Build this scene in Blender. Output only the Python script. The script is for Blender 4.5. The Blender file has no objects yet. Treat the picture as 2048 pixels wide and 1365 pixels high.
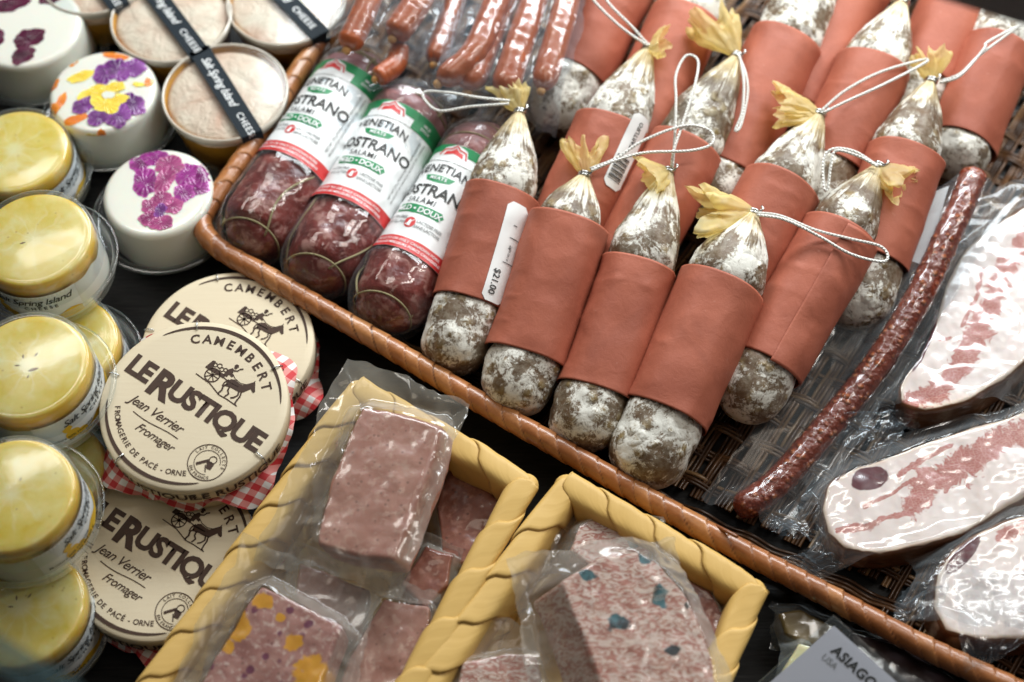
import bpy, bmesh, math, random
import numpy as np
from mathutils import Vector, Matrix
from mathutils.bvhtree import BVHTree

random.seed(7)
sc = bpy.context.scene
COL = sc.collection
R_ = math.radians

# ------------------------------------------------------------------ camera
F = 2844.0                       # focal length in pixels of the 2048 px wide photograph
DIST = 0.90
PITCH = R_(30)
cam_d = bpy.data.cameras.new('camera')
cam = bpy.data.objects.new('camera', cam_d)
COL.objects.link(cam)
cam_loc = Vector((0, -DIST*math.sin(PITCH), DIST*math.cos(PITCH)))
cam.location = cam_loc
cam.rotation_euler = (PITCH, 0, 0)
cam_d.lens = F/2048*36
cam_d.sensor_width = 36
cam_d.clip_start = 0.02
cam_d.clip_end = 60
cam_d.dof.use_dof = True
cam_d.dof.focus_distance = 0.82
cam_d.dof.aperture_fstop = 3.8
sc.camera = cam
c_up = Vector((0, math.cos(PITCH), math.sin(PITCH)))
c_fw = Vector((0, math.sin(PITCH), -math.cos(PITCH)))

def P(x, y, z=0.0):
    """a point of the table scene at height z seen at photo pixel (x, y)"""
    d = c_fw + Vector((1, 0, 0))*((x-1024)/F) + c_up*(-(y-682.5)/F)
    return cam_loc + d*((z-cam_loc.z)/d.z)

def px2m(x, y, z, n):
    return n*(P(x, y, z)-cam_loc).dot(c_fw)/F

# ------------------------------------------------------------------ light
world = bpy.data.worlds.new('World')
sc.world = world
world.use_nodes = True
world.node_tree.nodes['Background'].inputs[0].default_value = (0.95, 0.98, 1.0, 1)
world.node_tree.nodes['Background'].inputs[1].default_value = 0.06

def area(name, loc, target, sx, sy, power, col):
    l = bpy.data.lights.new(name, 'AREA')
    l.shape = 'RECTANGLE'; l.size = sx; l.size_y = sy
    l.energy = power; l.color = col
    o = bpy.data.objects.new(name, l); COL.objects.link(o)
    o.location = loc
    o.rotation_euler = (Vector(target)-Vector(loc)).to_track_quat('-Z', 'Y').to_euler()
    return o
area('case_lamp', (0.26, 0.62, 0.60), (0.14, 0.12, 0.03), 1.1, 0.24, 14.8, (0.93, 0.98, 1.0))
area('case_lamp', (-0.42, 0.42, 0.85), (-0.15, 0.0, 0.0), 0.4, 0.16, 1.7, (1.0, 0.95, 0.87))
area('case_lamp', (0.65, 0.15, 0.8), (0.1, 0.0, 0.0), 0.07, 0.7, 3.0, (1.0, 0.95, 0.88))
area('fill_light', (0.1, -0.1, 1.9), (0, 0, 0), 0.7, 0.5, 2.2, (1.0, 0.86, 0.70))  # weak soft fill added overhead to lift the darker parts

sc.view_settings.view_transform = 'Standard'
sc.view_settings.look = 'None'
sc.view_settings.gamma = 1
sc.view_settings.use_curve_mapping = False
sc.view_settings.exposure = 0.0
sc.render.engine = 'CYCLES'
sc.cycles.use_denoising = True
sc.cycles.max_bounces = 10
sc.cycles.transparent_max_bounces = 24
sc.cycles.transmission_bounces = 6
sc.cycles.caustics_reflective = False
sc.cycles.caustics_refractive = False
sc.cycles.sample_clamp_indirect = 4

# ------------------------------------------------------------------ numeric noise
def _h(ix, iy, iz, seed):
    n = (ix*374761393 + iy*668265263 + iz*2147483647 + seed*1274126177) & 0xffffffff
    n = ((n ^ (n >> 13))*1274126177) & 0xffffffff
    n = n ^ (n >> 16)
    return (n & 0xffff)/65535.0
def vn(p, scale=1.0, seed=0):
    """value noise, p (N,3) -> (N,) in -1..1"""
    p = np.asarray(p, float)*scale
    i = np.floor(p).astype(np.int64); f = p-i
    f = f*f*f*(f*(f*6-15)+10)
    r = 0
    for dx in (0, 1):
        for dy in (0, 1):
            for dz in (0, 1):
                w = (f[:, 0] if dx else 1-f[:, 0])*(f[:, 1] if dy else 1-f[:, 1])*(f[:, 2] if dz else 1-f[:, 2])
                r = r + w*_h(i[:, 0]+dx, i[:, 1]+dy, i[:, 2]+dz, seed)
    return r*2-1
def fbm(p, scale=1.0, seed=0, octv=3):
    r = 0; a = 1; t = 0
    for k in range(octv):
        r = r + a*vn(p, scale*2**k, seed+k*17); t += a; a *= .5
    return r/t
def ridge(p, scale, seed, octv=2):
    r = 0; a = 1; t = 0
    for k in range(octv):
        r = r + a*(1-np.abs(vn(p, scale*2**k, seed+k*31))*2.0); t += a; a *= .5
    return r/t
def sstep(a, b, x):
    t = np.clip((x-a)/(b-a), 0, 1)
    return t*t*(3-2*t)

# ------------------------------------------------------------------ materials
class G:
    def __init__(s, name, **kw):
        s.m = bpy.data.materials.new(name); s.m.use_nodes = True
        s.nt = s.m.node_tree; s.b = s.nt.nodes['Principled BSDF']; s.out = s.nt.nodes['Material Output']
        s.set(s.b, **kw)
    def val(s, sock, v):
        if hasattr(v, 'is_linked') or isinstance(v, bpy.types.NodeSocket): s.nt.links.new(v, sock)
        else:
            if isinstance(v, tuple) and len(v) == 3 and sock.type == 'RGBA': v = v+(1,)
            sock.default_value = v
    def set(s, node, **kw):
        for k, v in kw.items(): s.val(node.inputs[k.replace('_', ' ')], v)
        return s
    def n(s, typ, **kw):
        nd = s.nt.nodes.new('ShaderNode'+typ)
        for k, v in kw.items():
            kk = k.replace('_', ' ')
            if kk in nd.inputs: s.val(nd.inputs[kk], v)
            else: setattr(nd, k, v)
        return nd
    def co(s, kind='Object', rnd=True, scale=None):
        tc = s.n('TexCoord'); o = tc.outputs[kind]
        if rnd:
            oi = s.n('ObjectInfo')
            m = s.n('VectorMath', operation='MULTIPLY_ADD')
            s.nt.links.new(oi.outputs['Random'], m.inputs[0]); m.inputs[1].default_value = (3.1, 5.7, 2.3)
            s.nt.links.new(o, m.inputs[2]); o = m.outputs[0]
        if scale:
            m = s.n('VectorMath', operation='MULTIPLY'); s.nt.links.new(o, m.inputs[0]); m.inputs[1].default_value = scale
            o = m.outputs[0]
        return o
    def attr(s, name, out='Fac'):
        a = s.n('Attribute'); a.attribute_name = name; return a.outputs[out]
    def noise(s, vec, scale, detail=3, rough=.5, dist=0):
        return s.n('TexNoise', Vector=vec, Scale=scale, Detail=detail, Roughness=rough, Distortion=dist).outputs['Fac']
    def vor(s, vec, scale, feature='F1', out='Distance', rand=1.0):
        nd = s.n('TexVoronoi', feature=feature); s.val(nd.inputs['Vector'], vec); nd.inputs['Scale'].default_value = scale
        nd.inputs['Randomness'].default_value = rand
        return nd.outputs[out]
    def ramp(s, fac, stops):
        r = s.n('ValToRGB'); s.nt.links.new(fac, r.inputs[0]); e = r.color_ramp.elements
        while len(e) < len(stops): e.new(.5)
        for k, (p, c) in enumerate(stops):
            e[k].position = p
            e[k].color = (c, c, c, 1) if isinstance(c, (int, float)) else tuple(c)+(1,)
        return r.outputs[0]
    def mix(s, fac, a, b, mode='MIX'):
        m = s.n('Mix', data_type='RGBA', blend_type=mode)
        s.val(m.inputs[0], fac); s.val(m.inputs[6], a); s.val(m.inputs[7], b)
        return m.outputs[2]
    def math(s, op, a, b=0.0, clamp=False):
        m = s.n('Math', operation=op, use_clamp=clamp); s.val(m.inputs[0], a); s.val(m.inputs[1], b); return m.outputs[0]
    def bump(s, h, strength=.5, dist=.001, node=None, normal=None):
        b = s.n('Bump', Strength=strength, Distance=dist, Height=h)
        if normal is not None: s.nt.links.new(normal, b.inputs['Normal'])
        s.nt.links.new(b.outputs[0], (node or s.b).inputs['Normal']); return b.outputs[0]

def simple(name, col, rough=.5, **kw):
    g = G(name, Base_Color=col, Roughness=rough, **kw); return g.m
M = {}

def film_mat(name, haze=.02, tint=(.93, .96, .98), glossw=1.0, rough=.13, free=.22, hazecol=(.75, .82, .86), bump=.22, bscale=60):
    g = G(name); g.nt.nodes.remove(g.b)
    co = g.co()
    n1 = g.noise(co, bscale, 4, .6, .6)
    n2 = g.noise(co, bscale*4, 2, .5)
    h = g.math('ADD', n1, g.math('MULTIPLY', n2, .25))
    gl = g.n('BsdfGlossy', Color=(1, 1, 1), Roughness=rough)
    bp = g.n('Bump', Strength=bump, Distance=.0012, Height=h)
    g.nt.links.new(bp.outputs[0], gl.inputs['Normal'])
    tr = g.n('BsdfTransparent', Color=tint)
    df = g.n('BsdfDiffuse', Color=hazecol); tl = g.n('BsdfTranslucent', Color=hazecol)
    mx0 = g.n('MixShader'); mx0.inputs[0].default_value = .5
    g.nt.links.new(df.outputs[0], mx0.inputs[1]); g.nt.links.new(tl.outputs[0], mx0.inputs[2])
    lw = g.n('LayerWeight', Blend=.35)
    hz = g.math('MULTIPLY_ADD', g.math('POWER', lw.outputs['Facing'], 2.0), .28, False)
    g.nt.nodes[-1].inputs[2].default_value = haze
    hz = g.math('ADD', hz, g.math('MULTIPLY', g.math('MULTIPLY', g.attr('free'), g.noise(co, 30, 3)), free))
    mx1 = g.n('MixShader'); g.nt.links.new(hz, mx1.inputs[0])
    g.nt.links.new(tr.outputs[0], mx1.inputs[1]); g.nt.links.new(mx0.outputs[0], mx1.inputs[2])
    lf = g.n('LayerWeight', Blend=.5); g.nt.links.new(bp.outputs[0], lf.inputs['Normal'])
    fm = g.math('MULTIPLY_ADD', g.math('POWER', lf.outputs['Facing'], 3.6), .55*glossw, True)
    g.nt.nodes[-1].inputs[2].default_value = .045*glossw
    mx2 = g.n('MixShader'); g.nt.links.new(fm, mx2.inputs[0])
    g.nt.links.new(mx1.outputs[0], mx2.inputs[1]); g.nt.links.new(gl.outputs[0], mx2.inputs[2])
    g.nt.links.new(mx2.outputs[0], g.out.inputs[0])
    return g.m
M['bag'] = film_mat('vacuum_film', .012, bump=.10, bscale=45)
M['bag_loose'] = film_mat('loose_vacuum_film', .03, bump=.14, bscale=40, free=.50, hazecol=(.78, .77, .70), rough=.12)
M['bag_cool'] = film_mat('vacuum_film_cool', .03, hazecol=(.62, .78, .9), bump=.2)
M['bag_tight'] = film_mat('tight_film', .0, glossw=.9, rough=.05, bump=.3, bscale=70)
M['cup'] = film_mat('clear_cup', .03, glossw=1.0, rough=.03, bump=.05, bscale=20, hazecol=(.7, .75, .72))
M['lid'] = film_mat('clear_lid', .02, glossw=.9, rough=.13, bump=.22, bscale=28)
M['glass'] = film_mat('case_glass', .25, glossw=.5, rough=.1, hazecol=(.10, .17, .18), bump=0.0)

# dark grained counter
g = G('dark_wood_grain')
co = g.co('Object', False)
mp = g.n('Mapping', Vector=co); mp.inputs['Rotation'].default_value = (0, 0, R_(-32)); mp.inputs['Scale'].default_value = (1, 14, 1)
nz = g.noise(mp.outputs[0], 45, 4, .6)
g.set(g.b, Base_Color=g.ramp(nz, [(.35, (.004, .004, .005)), (.6, (.012, .012, .012)), (.8, (.035, .033, .032))]), Roughness=.6, Specular_IOR_Level=.25)
g.bump(nz, .5, .0006); M['counter'] = g.m

# mould-dusted salami
def salami_mat(name, meat, fat, mould=.5, mouldcol=(.78, .77, .70)):
    g = G(name); co = g.co()
    wob = g.noise(co, 160, 2)
    v = g.n('TexVoronoi', feature='SMOOTH_F1'); g.val(v.inputs['Vector'], co); v.inputs['Scale'].default_value = 105
    v.inputs['Smoothness'].default_value = .15
    d = g.math('ADD', v.outputs['Distance'], g.math('MULTIPLY', g.math('SUBTRACT', wob, .5), .5))
    lump = g.ramp(d, [(.20, 1.0), (.50, 0.0)])
    sel = g.ramp(g.noise(co, 55, 2), [(.38, 0.0), (.50, 1.0)])
    lump2 = g.math('MULTIPLY', lump, sel)
    meatc = g.mix(g.noise(co, 90, 3), tuple(c*.45 for c in meat), tuple(c*1.5 for c in meat))
    base = g.mix(lump2, meatc, g.mix(wob, tuple(c*.6 for c in fat), fat))
    st = g.attr('streak', 'Vector')
    sn = g.noise(st, 5.5, 5, .72)
    on = g.math('ADD', g.math('MULTIPLY', g.noise(co, 130, 6, .78, 1.6), .62), g.math('MULTIPLY', g.noise(co, 420, 4, .75), .38))
    big = g.noise(co, 55, 3)
    head = g.attr('head')
    h2 = g.ramp(head, [(.45, 0.0), (.75, 1.0)])
    patt = g.math('ADD', g.math('MULTIPLY', g.math('SUBTRACT', sn, on), h2), on)
    tot = g.math('ADD', g.math('ADD', patt, g.math('MULTIPLY', g.math('SUBTRACT', big, .5), .75)), mould-.5)
    tot = g.math('SUBTRACT', tot, g.math('MULTIPLY', lump2, .06))
    mk = g.ramp(tot, [(.46, 0.0), (.52, .7), (.58, 1.0)])
    knotf = g.ramp(head, [(.70, 0.0), (.94, 1.0)])
    veil = g.ramp(g.noise(co, 240, 4, .7), [(.42, .02), (.62, .30)])
    base = g.mix(veil, base, (.45, .42, .33))
    c1 = g.mix(mk, base, mouldcol)
    c2 = g.mix(g.math('MULTIPLY', knotf, .8), c1, g.mix(sn, (.55, .36, .10), (.82, .72, .45)))
    g.set(g.b, Base_Color=c2, Roughness=g.math('MULTIPLY_ADD', mk, .3), Specular_IOR_Level=.5)
    g.nt.nodes[-1].inputs[2].default_value = .42
    hh = g.math('ADD', g.math('MULTIPLY', lump2, 1.0), g.math('MULTIPLY', on, .55))
    hh = g.math('ADD', hh, g.math('MULTIPLY', g.math('MULTIPLY', sn, h2), 1.2))
    g.bump(hh, .75, .0014)
    return g.m
M['salami'] = salami_mat('mould_dusted_salami', (.115, .066, .032), (.28, .19, .07), .50)
M['salami_dark'] = salami_mat('mould_dusted_salami_dark', (.095, .058, .028), (.25, .18, .065), .455)
M['salami_pale'] = salami_mat('mould_dusted_salami_pale', (.13, .078, .040), (.30, .21, .08), .53)

# terracotta wrapping paper
g = G('terracotta_paper'); co = g.co()
c = g.mix(g.ramp(g.noise(co, 28, 5, .6, .5), [(.32, 0.0), (.68, 1.0)]), (.31, .076, .040), (.41, .115, .064))
fi = g.noise(g.co('Object', True, (1, 3, 1)), 900, 2)
c = g.mix(g.math('MULTIPLY', fi, .22), c, (.50, .20, .14))
sp = g.ramp(g.noise(co, 260, 2), [(.72, 0.0), (.80, 1.0)])
c = g.mix(g.math('MULTIPLY', sp, .25), c, (.58, .32, .24))
g.set(g.b, Base_Color=c, Roughness=.55, Specular_IOR_Level=.35)
c = g.mix(g.math('MULTIPLY', g.ramp(g.noise(co, 14, 4, .6, 1.0), [(.52, 0.0), (.70, 1.0)]), .4), c, (.20, .05, .03))
g.set(g.b, Base_Color=c)
g.bump(g.math('ADD', g.math('MULTIPLY', fi, .12), g.math('ADD', g.noise(co, 120, 5, .7, .4), g.math('MULTIPLY', g.noise(co, 36, 2, .4, .5), .6))), .30, .0014); M['paper'] = g.m

g = G('casing_frill'); co = g.co()
n_ = g.noise(co, 120, 4, .6, .5)
g.set(g.b, Base_Color=g.mix(n_, (.80, .63, .22), (.96, .90, .58)), Roughness=.35, Transmission_Weight=0.0)
g.bump(n_, .5, .001)
tl = g.n('BsdfTranslucent', Color=(.96, .84, .42)); tp = g.n('BsdfTransparent', Color=(1, .9, .6))
m1 = g.n('MixShader'); m1.inputs[0].default_value = .5; m2 = g.n('MixShader'); m2.inputs[0].default_value = .32
g.nt.links.new(g.b.outputs[0], m1.inputs[1]); g.nt.links.new(tl.outputs[0], m1.inputs[2])
g.nt.links.new(m1.outputs[0], m2.inputs[1]); g.nt.links.new(tp.outputs[0], m2.inputs[2])
g.nt.links.new(m2.outputs[0], g.out.inputs[0]); M['frill'] = g.m

M['metal'] = simple('clip_metal', (.62, .63, .62), .22, Metallic=1.0)
g = G('cotton_string', Base_Color=(.82, .81, .76), Roughness=.8)
st = g.attr('wrap'); w = g.n('Math', operation='SINE'); g.nt.links.new(g.math('MULTIPLY', st, 6.283), w.inputs[0])
g.bump(w.outputs[0], .7, .0005); M['string'] = g.m
M['white'] = simple('white_sticker', (.80, .81, .80), .4)
M['ink'] = simple('black_ink', (.02, .02, .02), .5)
M['ink_grey'] = simple('grey_ink', (.22, .22, .22), .5)

# rattan rim
g = G('rattan_wrap'); co = g.co()
v_ = g.attr('var')
c = g.ramp(v_, [(0.0, (.22, .070, .020)), (.5, (.37, .135, .040)), (1.0, (.52, .235, .085))])
c = g.mix(g.math('MULTIPLY', g.ramp(g.noise(co, 90, 5, .65), [(.4, 0.0), (.7, 1.0)]), .55), c, (.20, .07, .025))
cr = g.attr('crease')
c = g.mix(cr, c, (.07, .022, .008))
g.set(g.b, Base_Color=c, Roughness=.32, Coat_Weight=.3, Coat_Roughness=.2)
g.bump(g.noise(co, 220, 3), .35, .001); M['rattan'] = g.m
g = G('dark_rattan_strand'); co = g.co()
v_ = g.attr('var')
c = g.ramp(v_, [(0.0, (.050, .022, .009)), (.6, (.15, .070, .028)), (1.0, (.30, .18, .085))])
g.set(g.b, Base_Color=c, Roughness=.3); g.bump(g.noise(co, 300, 3), .3, .0008); M['strand'] = g.m

# yellow palm strip
g = G('yellow_palm_strip'); co = g.co()
u_ = g.attr('fib')
fi = g.noise(g.n('CombineXYZ', X=g.math('MULTIPLY', u_, 260.0), Y=g.math('MULTIPLY', g.noise(co, 30, 1), .6)).outputs[0], 1.0, 2)
c = g.mix(g.noise(co, 22, 3, .6), (.56, .34, .08), (.72, .48, .16))
c = g.mix(g.math('MULTIPLY', fi, .25), c, (.76, .52, .19))
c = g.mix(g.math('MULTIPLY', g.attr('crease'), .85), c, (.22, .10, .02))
g.set(g.b, Base_Color=c, Roughness=.5, Specular_IOR_Level=.4)
g.bump(fi, .5, .0008); M['palm'] = g.m

# camembert box wood
g = G('poplar_wood'); co = g.co()
mp = g.n('Mapping', Vector=co); mp.inputs['Scale'].default_value = (1, 16, 1); mp.inputs['Rotation'].default_value = (0, 0, R_(20))
nz = g.noise(mp.outputs[0], 40, 5, .6)
g.set(g.b, Base_Color=g.mix(nz, (.66, .56, .39), (.72, .63, .46)), Roughness=.6); g.bump(nz, .12, .0005); M['wood'] = g.m
g = G('burnt_brown_print'); co = g.co()
g.set(g.b, Base_Color=g.mix(g.noise(co, 300, 3), (.030, .013, .006), (.065, .028, .013)), Roughness=.7); M['burn'] = g.m
g = G('red_gingham_paper')
uv = g.attr('uvp', 'Vector'); sx = g.n('SeparateXYZ', Vector=uv)
def sq(s):
    f = g.math('FRACT', g.math('MULTIPLY', s, 1/.0085)); return g.math('LESS_THAN', f, .5)
a_ = g.math('ADD', sq(sx.outputs[0]), sq(sx.outputs[1])); a_ = g.math('MULTIPLY', a_, .5)
g.set(g.b, Base_Color=g.ramp(a_, [(.0, (.72, .70, .68)), (.5, (.62, .22, .20)), (1.0, (.48, .02, .025))]), Roughness=.65)
g.bump(g.noise(g.co(), 120, 3), .4, .001); M['gingham'] = g.m

# soft cheeses
M['curd'] = simple('white_curd', (.72, .72, .64), .28, Subsurface_Weight=.25, Subsurface_Scale=.004, Coat_Weight=.5, Coat_Roughness=.05)
g = G('lemon_jelly'); co = g.co()
c = g.mix(g.ramp(g.noise(co, 45, 4, .55, .4), [(.35, 0.0), (.7, 1.0)]), (.70, .50, .05), (.82, .68, .24))
ed = g.attr('edge'); c = g.mix(ed, c, (.82, .46, .01))
c = g.mix(g.math('MULTIPLY', g.ramp(g.noise(co, 70, 3), [(.5, 0.0), (.75, 1.0)]), .5), c, (.82, .78, .48))
sx = g.n('SeparateXYZ', Vector=g.co('Object', False)); an = g.math('ARCTAN2', sx.outputs[1], sx.outputs[0])
ra = g.math('SQRT', g.math('ADD', g.math('POWER', sx.outputs[0], 2.0), g.math('POWER', sx.outputs[1], 2.0)))
sg = g.math('ABSOLUTE', g.math('SINE', g.math('ADD', g.math('MULTIPLY', an, 4.5), g.math('MULTIPLY', g.noise(co, 60, 3), 5.0))))
seg = g.math('MULTIPLY', g.ramp(sg, [(.0, 1.0), (.45, 0.0)]), g.ramp(ra, [(.020, 1.0), (.024, 0.0)]))
c = g.mix(g.math('MULTIPLY', seg, .20), c, (.86, .82, .56))
c = g.mix(g.math('MULTIPLY', g.ramp(ra, [(.003, 1.0), (.006, 0.0)]), .5), c, (.86, .82, .56))
fl = g.ramp(g.vor(co, 150), [(.06, 1.0), (.12, 0.0)])
c = g.mix(g.math('MULTIPLY', fl, .5), c, (.40, .22, .04))
g.set(g.b, Base_Color=c, Roughness=.35, Coat_Weight=.3, Coat_Roughness=.1, Subsurface_Weight=.4, Subsurface_Scale=.006); g.bump(g.noise(co, 80, 3), .3, .001); M['jelly'] = g.m
M['seed'] = simple('lemon_seed', (.22, .13, .05), .4)
M['pulp'] = simple('lemon_pulp', (.82, .76, .45), .35)
M['orange_cup'] = simple('orange_cup_plastic', (.62, .29, .025), .35, Coat_Weight=.4)
g = G('bloomy_rind'); co = g.co()
nz = g.noise(co, 90, 5, .7, .8)
g.set(g.b, Base_Color=g.mix(g.ramp(g.noise(co, 34, 4, .6, .6), [(.3, 0.0), (.65, 1.0)]), (.66, .40, .27), (.80, .68, .52)), Roughness=.5); g.bump(nz, 1.0, .0030); M['rind'] = g.m
M['band'] = simple('black_band', (.008, .015, .022), .6, Specular_IOR_Level=.2)
M['rimplastic'] = simple('rim_plastic', (.55, .50, .42), .15, Coat_Weight=.8)
M['yellow_print'] = simple('yellow_print', (.78, .48, .03), .45)
M['green_print'] = simple('green_print', (.015, .24, .085), .38)
M['red_print'] = simple('red_print', (.58, .035, .035), .38)
M['label'] = simple('white_label', (.78, .80, .80), .36)
def petal(name, a, b, sc_=70):
    g = G(name); co = g.co(); pr = g.attr('pr'); pa = g.attr('pa')
    c = g.mix(g.ramp(g.noise(co, sc_, 3, .5, .6), [(.3, 0.0), (.7, 1.0)]), a, b)
    c = g.mix(g.ramp(pr, [(.0, .55), (.55, 0.0)]), c, a)
    v = g.math('SINE', g.math('ADD', g.math('MULTIPLY', pa, 15.0), g.math('MULTIPLY', g.noise(co, 200, 2), 5.0)))
    c = g.mix(g.math('MULTIPLY', g.ramp(v, [(.4, 0.0), (1.0, 1.0)]), .35), c, a)
    c = g.mix(g.ramp(pr, [(.86, 0.0), (1.0, .45)]), c, tuple(min(1, x*1.6+.05) for x in b))
    g.set(g.b, Base_Color=c, Roughness=.25, Coat_Weight=.5, Coat_Roughness=.06); g.bump(v, .3, .0004); return g.m
M['pet_magenta'] = petal('magenta_petal', (.13, .005, .09), (.38, .035, .30))
M['pet_rose'] = petal('rose_petal', (.16, .01, .08), (.45, .08, .24))
M['pet_purple'] = petal('purple_petal', (.07, .008, .09), (.26, .06, .32))
M['pet_yellow'] = petal('yellow_petal', (.75, .50, .02), (.85, .68, .10))
M['pet_orange'] = petal('orange_petal', (.65, .13, .01), (.80, .28, .03))
M['pet_dark'] = petal('dark_petal', (.035, .004, .015), (.11, .012, .045))

# meats
def meat(name, a, b, cc, sc1=60, spots=None, rough=.32, streak=None):
    g = G(name); co = g.co(); n1 = g.noise(co, sc1, 5, .65, .5); n2 = g.noise(co, sc1*3.2, 4, .6, .3)
    c = g.mix(g.ramp(n1, [(.32, 0.0), (.68, 1.0)]), a, b)
    c = g.mix(g.ramp(n2, [(.52, 0.0), (.66, .8)]), c, cc)
    dk = g.ramp(g.vor(co, 190), [(.10, 1.0), (.20, 0.0)])
    c = g.mix(g.math('MULTIPLY', dk, .55), c, tuple(x*.45 for x in a))
    if streak:
        w = g.noise(g.co('Object', True, (1, 2.2, 1)), 140, 3, .6, 2.2)
        c = g.mix(g.ramp(w, [(.46, 0.0), (.54, 1.0)]), c, streak)
    if spots:
        for k, (col, s_, lo, hi) in enumerate(spots):
            v = g.math('ADD', g.vor(co, s_), g.math('MULTIPLY', g.math('SUBTRACT', g.noise(co, s_*2, 2), .5), .35))
            c = g.mix(g.ramp(v, [(lo, 1.0), (hi, 0.0)]), c, col)
    at = g.attr('mask', 'Color')
    sp = g.n('SeparateColor', Color=at)
    nn = g.math('ADD', g.math('MULTIPLY', g.noise(co, 170, 4, .6, .6), .55), g.math('MULTIPLY', g.noise(co, 75, 3, .5, .8), .45))
    mk = g.ramp(g.math('ADD', sp.outputs[0], g.math('MULTIPLY', g.math('SUBTRACT', nn, .5), .9)), [(.40, 0.0), (.60, 1.0)])
    return g, c, mk, sp, nn, co
def fin(g, c, rough, b=.3, co=None):
    g.set(g.b, Base_Color=c, Roughness=rough, Subsurface_Weight=.12, Subsurface_Scale=.003, Specular_IOR_Level=.5)
    g.bump(g.noise(co, 130, 4), b, .001); return g.m
g, c, mk, sp, nn, co = meat('pate_pink', (.33, .135, .095), (.44, .22, .16), (.48, .28, .21))
M['pate'] = fin(g, c, .35, .4, co)
g, c, mk, sp, nn, co = meat('pate_red', (.20, .050, .030), (.33, .11, .065), (.44, .19, .13))
M['pate_red'] = fin(g, c, .35, .4, co)
g, c, mk, sp, nn, co = meat('pate_terrine', (.30, .115, .095), (.42, .21, .165), (.60, .43, .36), 90, [((.15, .03, .06), 110, .16, .26)])
c = g.mix(mk, c, g.mix(nn, (.55, .20, .01), (.72, .36, .025)))
M['pate_orange'] = fin(g, c, .3, .3, co)
g, c, mk, sp, nn, co = meat('pate_marbled', (.32, .105, .070), (.44, .17, .12), (.55, .30, .23), 70, None, .4, (.62, .46, .38))
c = g.mix(mk, c, g.mix(g.ramp(nn, [(.47, 0.0), (.58, 1.0)]), (.005, .008, .011), (.035, .115, .13)))
M['pate_blue'] = fin(g, c, .42, .5, co)
# cured fat with lean streaks: mask R lean, G dark muscle, B rind
g = G('cured_pork'); co = g.co()
sp = g.n('SeparateColor', Color=g.attr('mask', 'Color'))
vr = g.n('TexVoronoi', feature='DISTANCE_TO_EDGE', Vector=g.co('Object', True, (1, 1.7, 1)), Scale=420); ve = vr.outputs['Distance']
nn = g.noise(co, 130, 4, .65, 1.0)
fat = g.mix(g.noise(co, 30, 3), (.73, .57, .50), (.77, .66, .61))
fat = g.mix(g.math('MULTIPLY', sp.outputs[2], .6), fat, (.62, .46, .25))
lean = g.mix(g.ramp(g.math('ADD', ve, g.math('MULTIPLY', nn, .1)), [(.06, 0.0), (.16, 1.0)]), (.54, .28, .23), g.mix(g.noise(co, 60, 3), (.36, .095, .075), (.50, .19, .15)))
mk = g.ramp(g.math('ADD', sp.outputs[0], g.math('MULTIPLY', g.math('SUBTRACT', nn, .5), 1.6)), [(.45, 0.0), (.60, 1.0)])
c = g.mix(mk, fat, lean)
mk2 = g.ramp(g.math('ADD', sp.outputs[1], g.math('MULTIPLY', g.math('SUBTRACT', nn, .5), .3)), [(.45, 0.0), (.55, 1.0)])
c = g.mix(mk2, c, g.mix(nn, (.05, .008, .012), (.16, .03, .035)))
mk3 = g.ramp(g.math('ADD', sp.outputs[2], g.math('MULTIPLY', g.math('SUBTRACT', nn, .5), .25)), [(.62, 0.0), (.80, 1.0)])
c = g.mix(mk3, c, g.mix(nn, (.06, .02, .01), (.20, .08, .03)))
g.set(g.b, Base_Color=c, Roughness=.3, Subsurface_Weight=.15, Subsurface_Scale=.004); g.bump(nn, .2, .001); M['pork'] = g.m

g = G('smoked_sausage'); co = g.co()
c = g.mix(g.noise(co, 70, 4), (.31, .062, .022), (.45, .125, .046))
g.set(g.b, Base_Color=c, Roughness=.28, Coat_Weight=.4, Coat_Roughness=.12); g.bump(g.noise(co, 240, 4, .6), .5, .001); M['sausage'] = g.m
M['sausage_tip'] = simple('sausage_tip', (.58, .30, .10), .35)
g = G('dry_red_sausage'); co = g.co()
v = g.ramp(g.math('ADD', g.vor(co, 190), g.math('MULTIPLY', g.noise(co, 200, 3), .4)), [(.30, 1.0), (.60, 0.0)])
c = g.mix(v, g.mix(g.noise(co, 60, 3), (.12, .018, .008), (.26, .045, .016)), g.mix(g.noise(co, 80, 2), (.42, .085, .02), (.46, .17, .06)))
g.set(g.b, Base_Color=c, Roughness=.22, Coat_Weight=.5, Coat_Roughness=.08); g.bump(g.math('ADD', v, g.noise(co, 350, 4)), .8, .0016); M['drysausage'] = g.m
g = G('dark_red_salami'); co = g.co()
c = g.mix(g.ramp(g.noise(co, 55, 5, .6, .5), [(.3, 0.0), (.7, 1.0)]), (.085, .014, .012), (.27, .055, .042))
c = g.mix(g.ramp(g.noise(co, 110, 4, .6, .6), [(.52, 0.0), (.64, .75)]), c, (.46, .24, .20))
tp_ = g.ramp(g.attr('head'), [(.62, 0.0), (.85, 1.0)])
c = g.mix(g.math('MULTIPLY', tp_, .55), c, (.50, .27, .27))
g.set(g.b, Base_Color=c, Roughness=.3); g.bump(g.noise(co, 90, 4), .8, .003); M['redsalami'] = g.m
g = G('twine', Base_Color=(.34, .28, .14), Roughness=.8); M['twine'] = g.m
M['shelf'] = simple('dark_metal', (.30, .28, .29), .6)
M['pale_cheese'] = simple('pale_cheese', (.74, .62, .30), .4, Subsurface_Weight=.2, Subsurface_Scale=.004)
M['brown_rind'] = simple('brown_rind', (.16, .10, .025), .4)
M['dark_pack'] = simple('dark_pack', (.05, .022, .022), .3)
M['card'] = simple('sign_card', (.52, .51, .56), .45)

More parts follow.
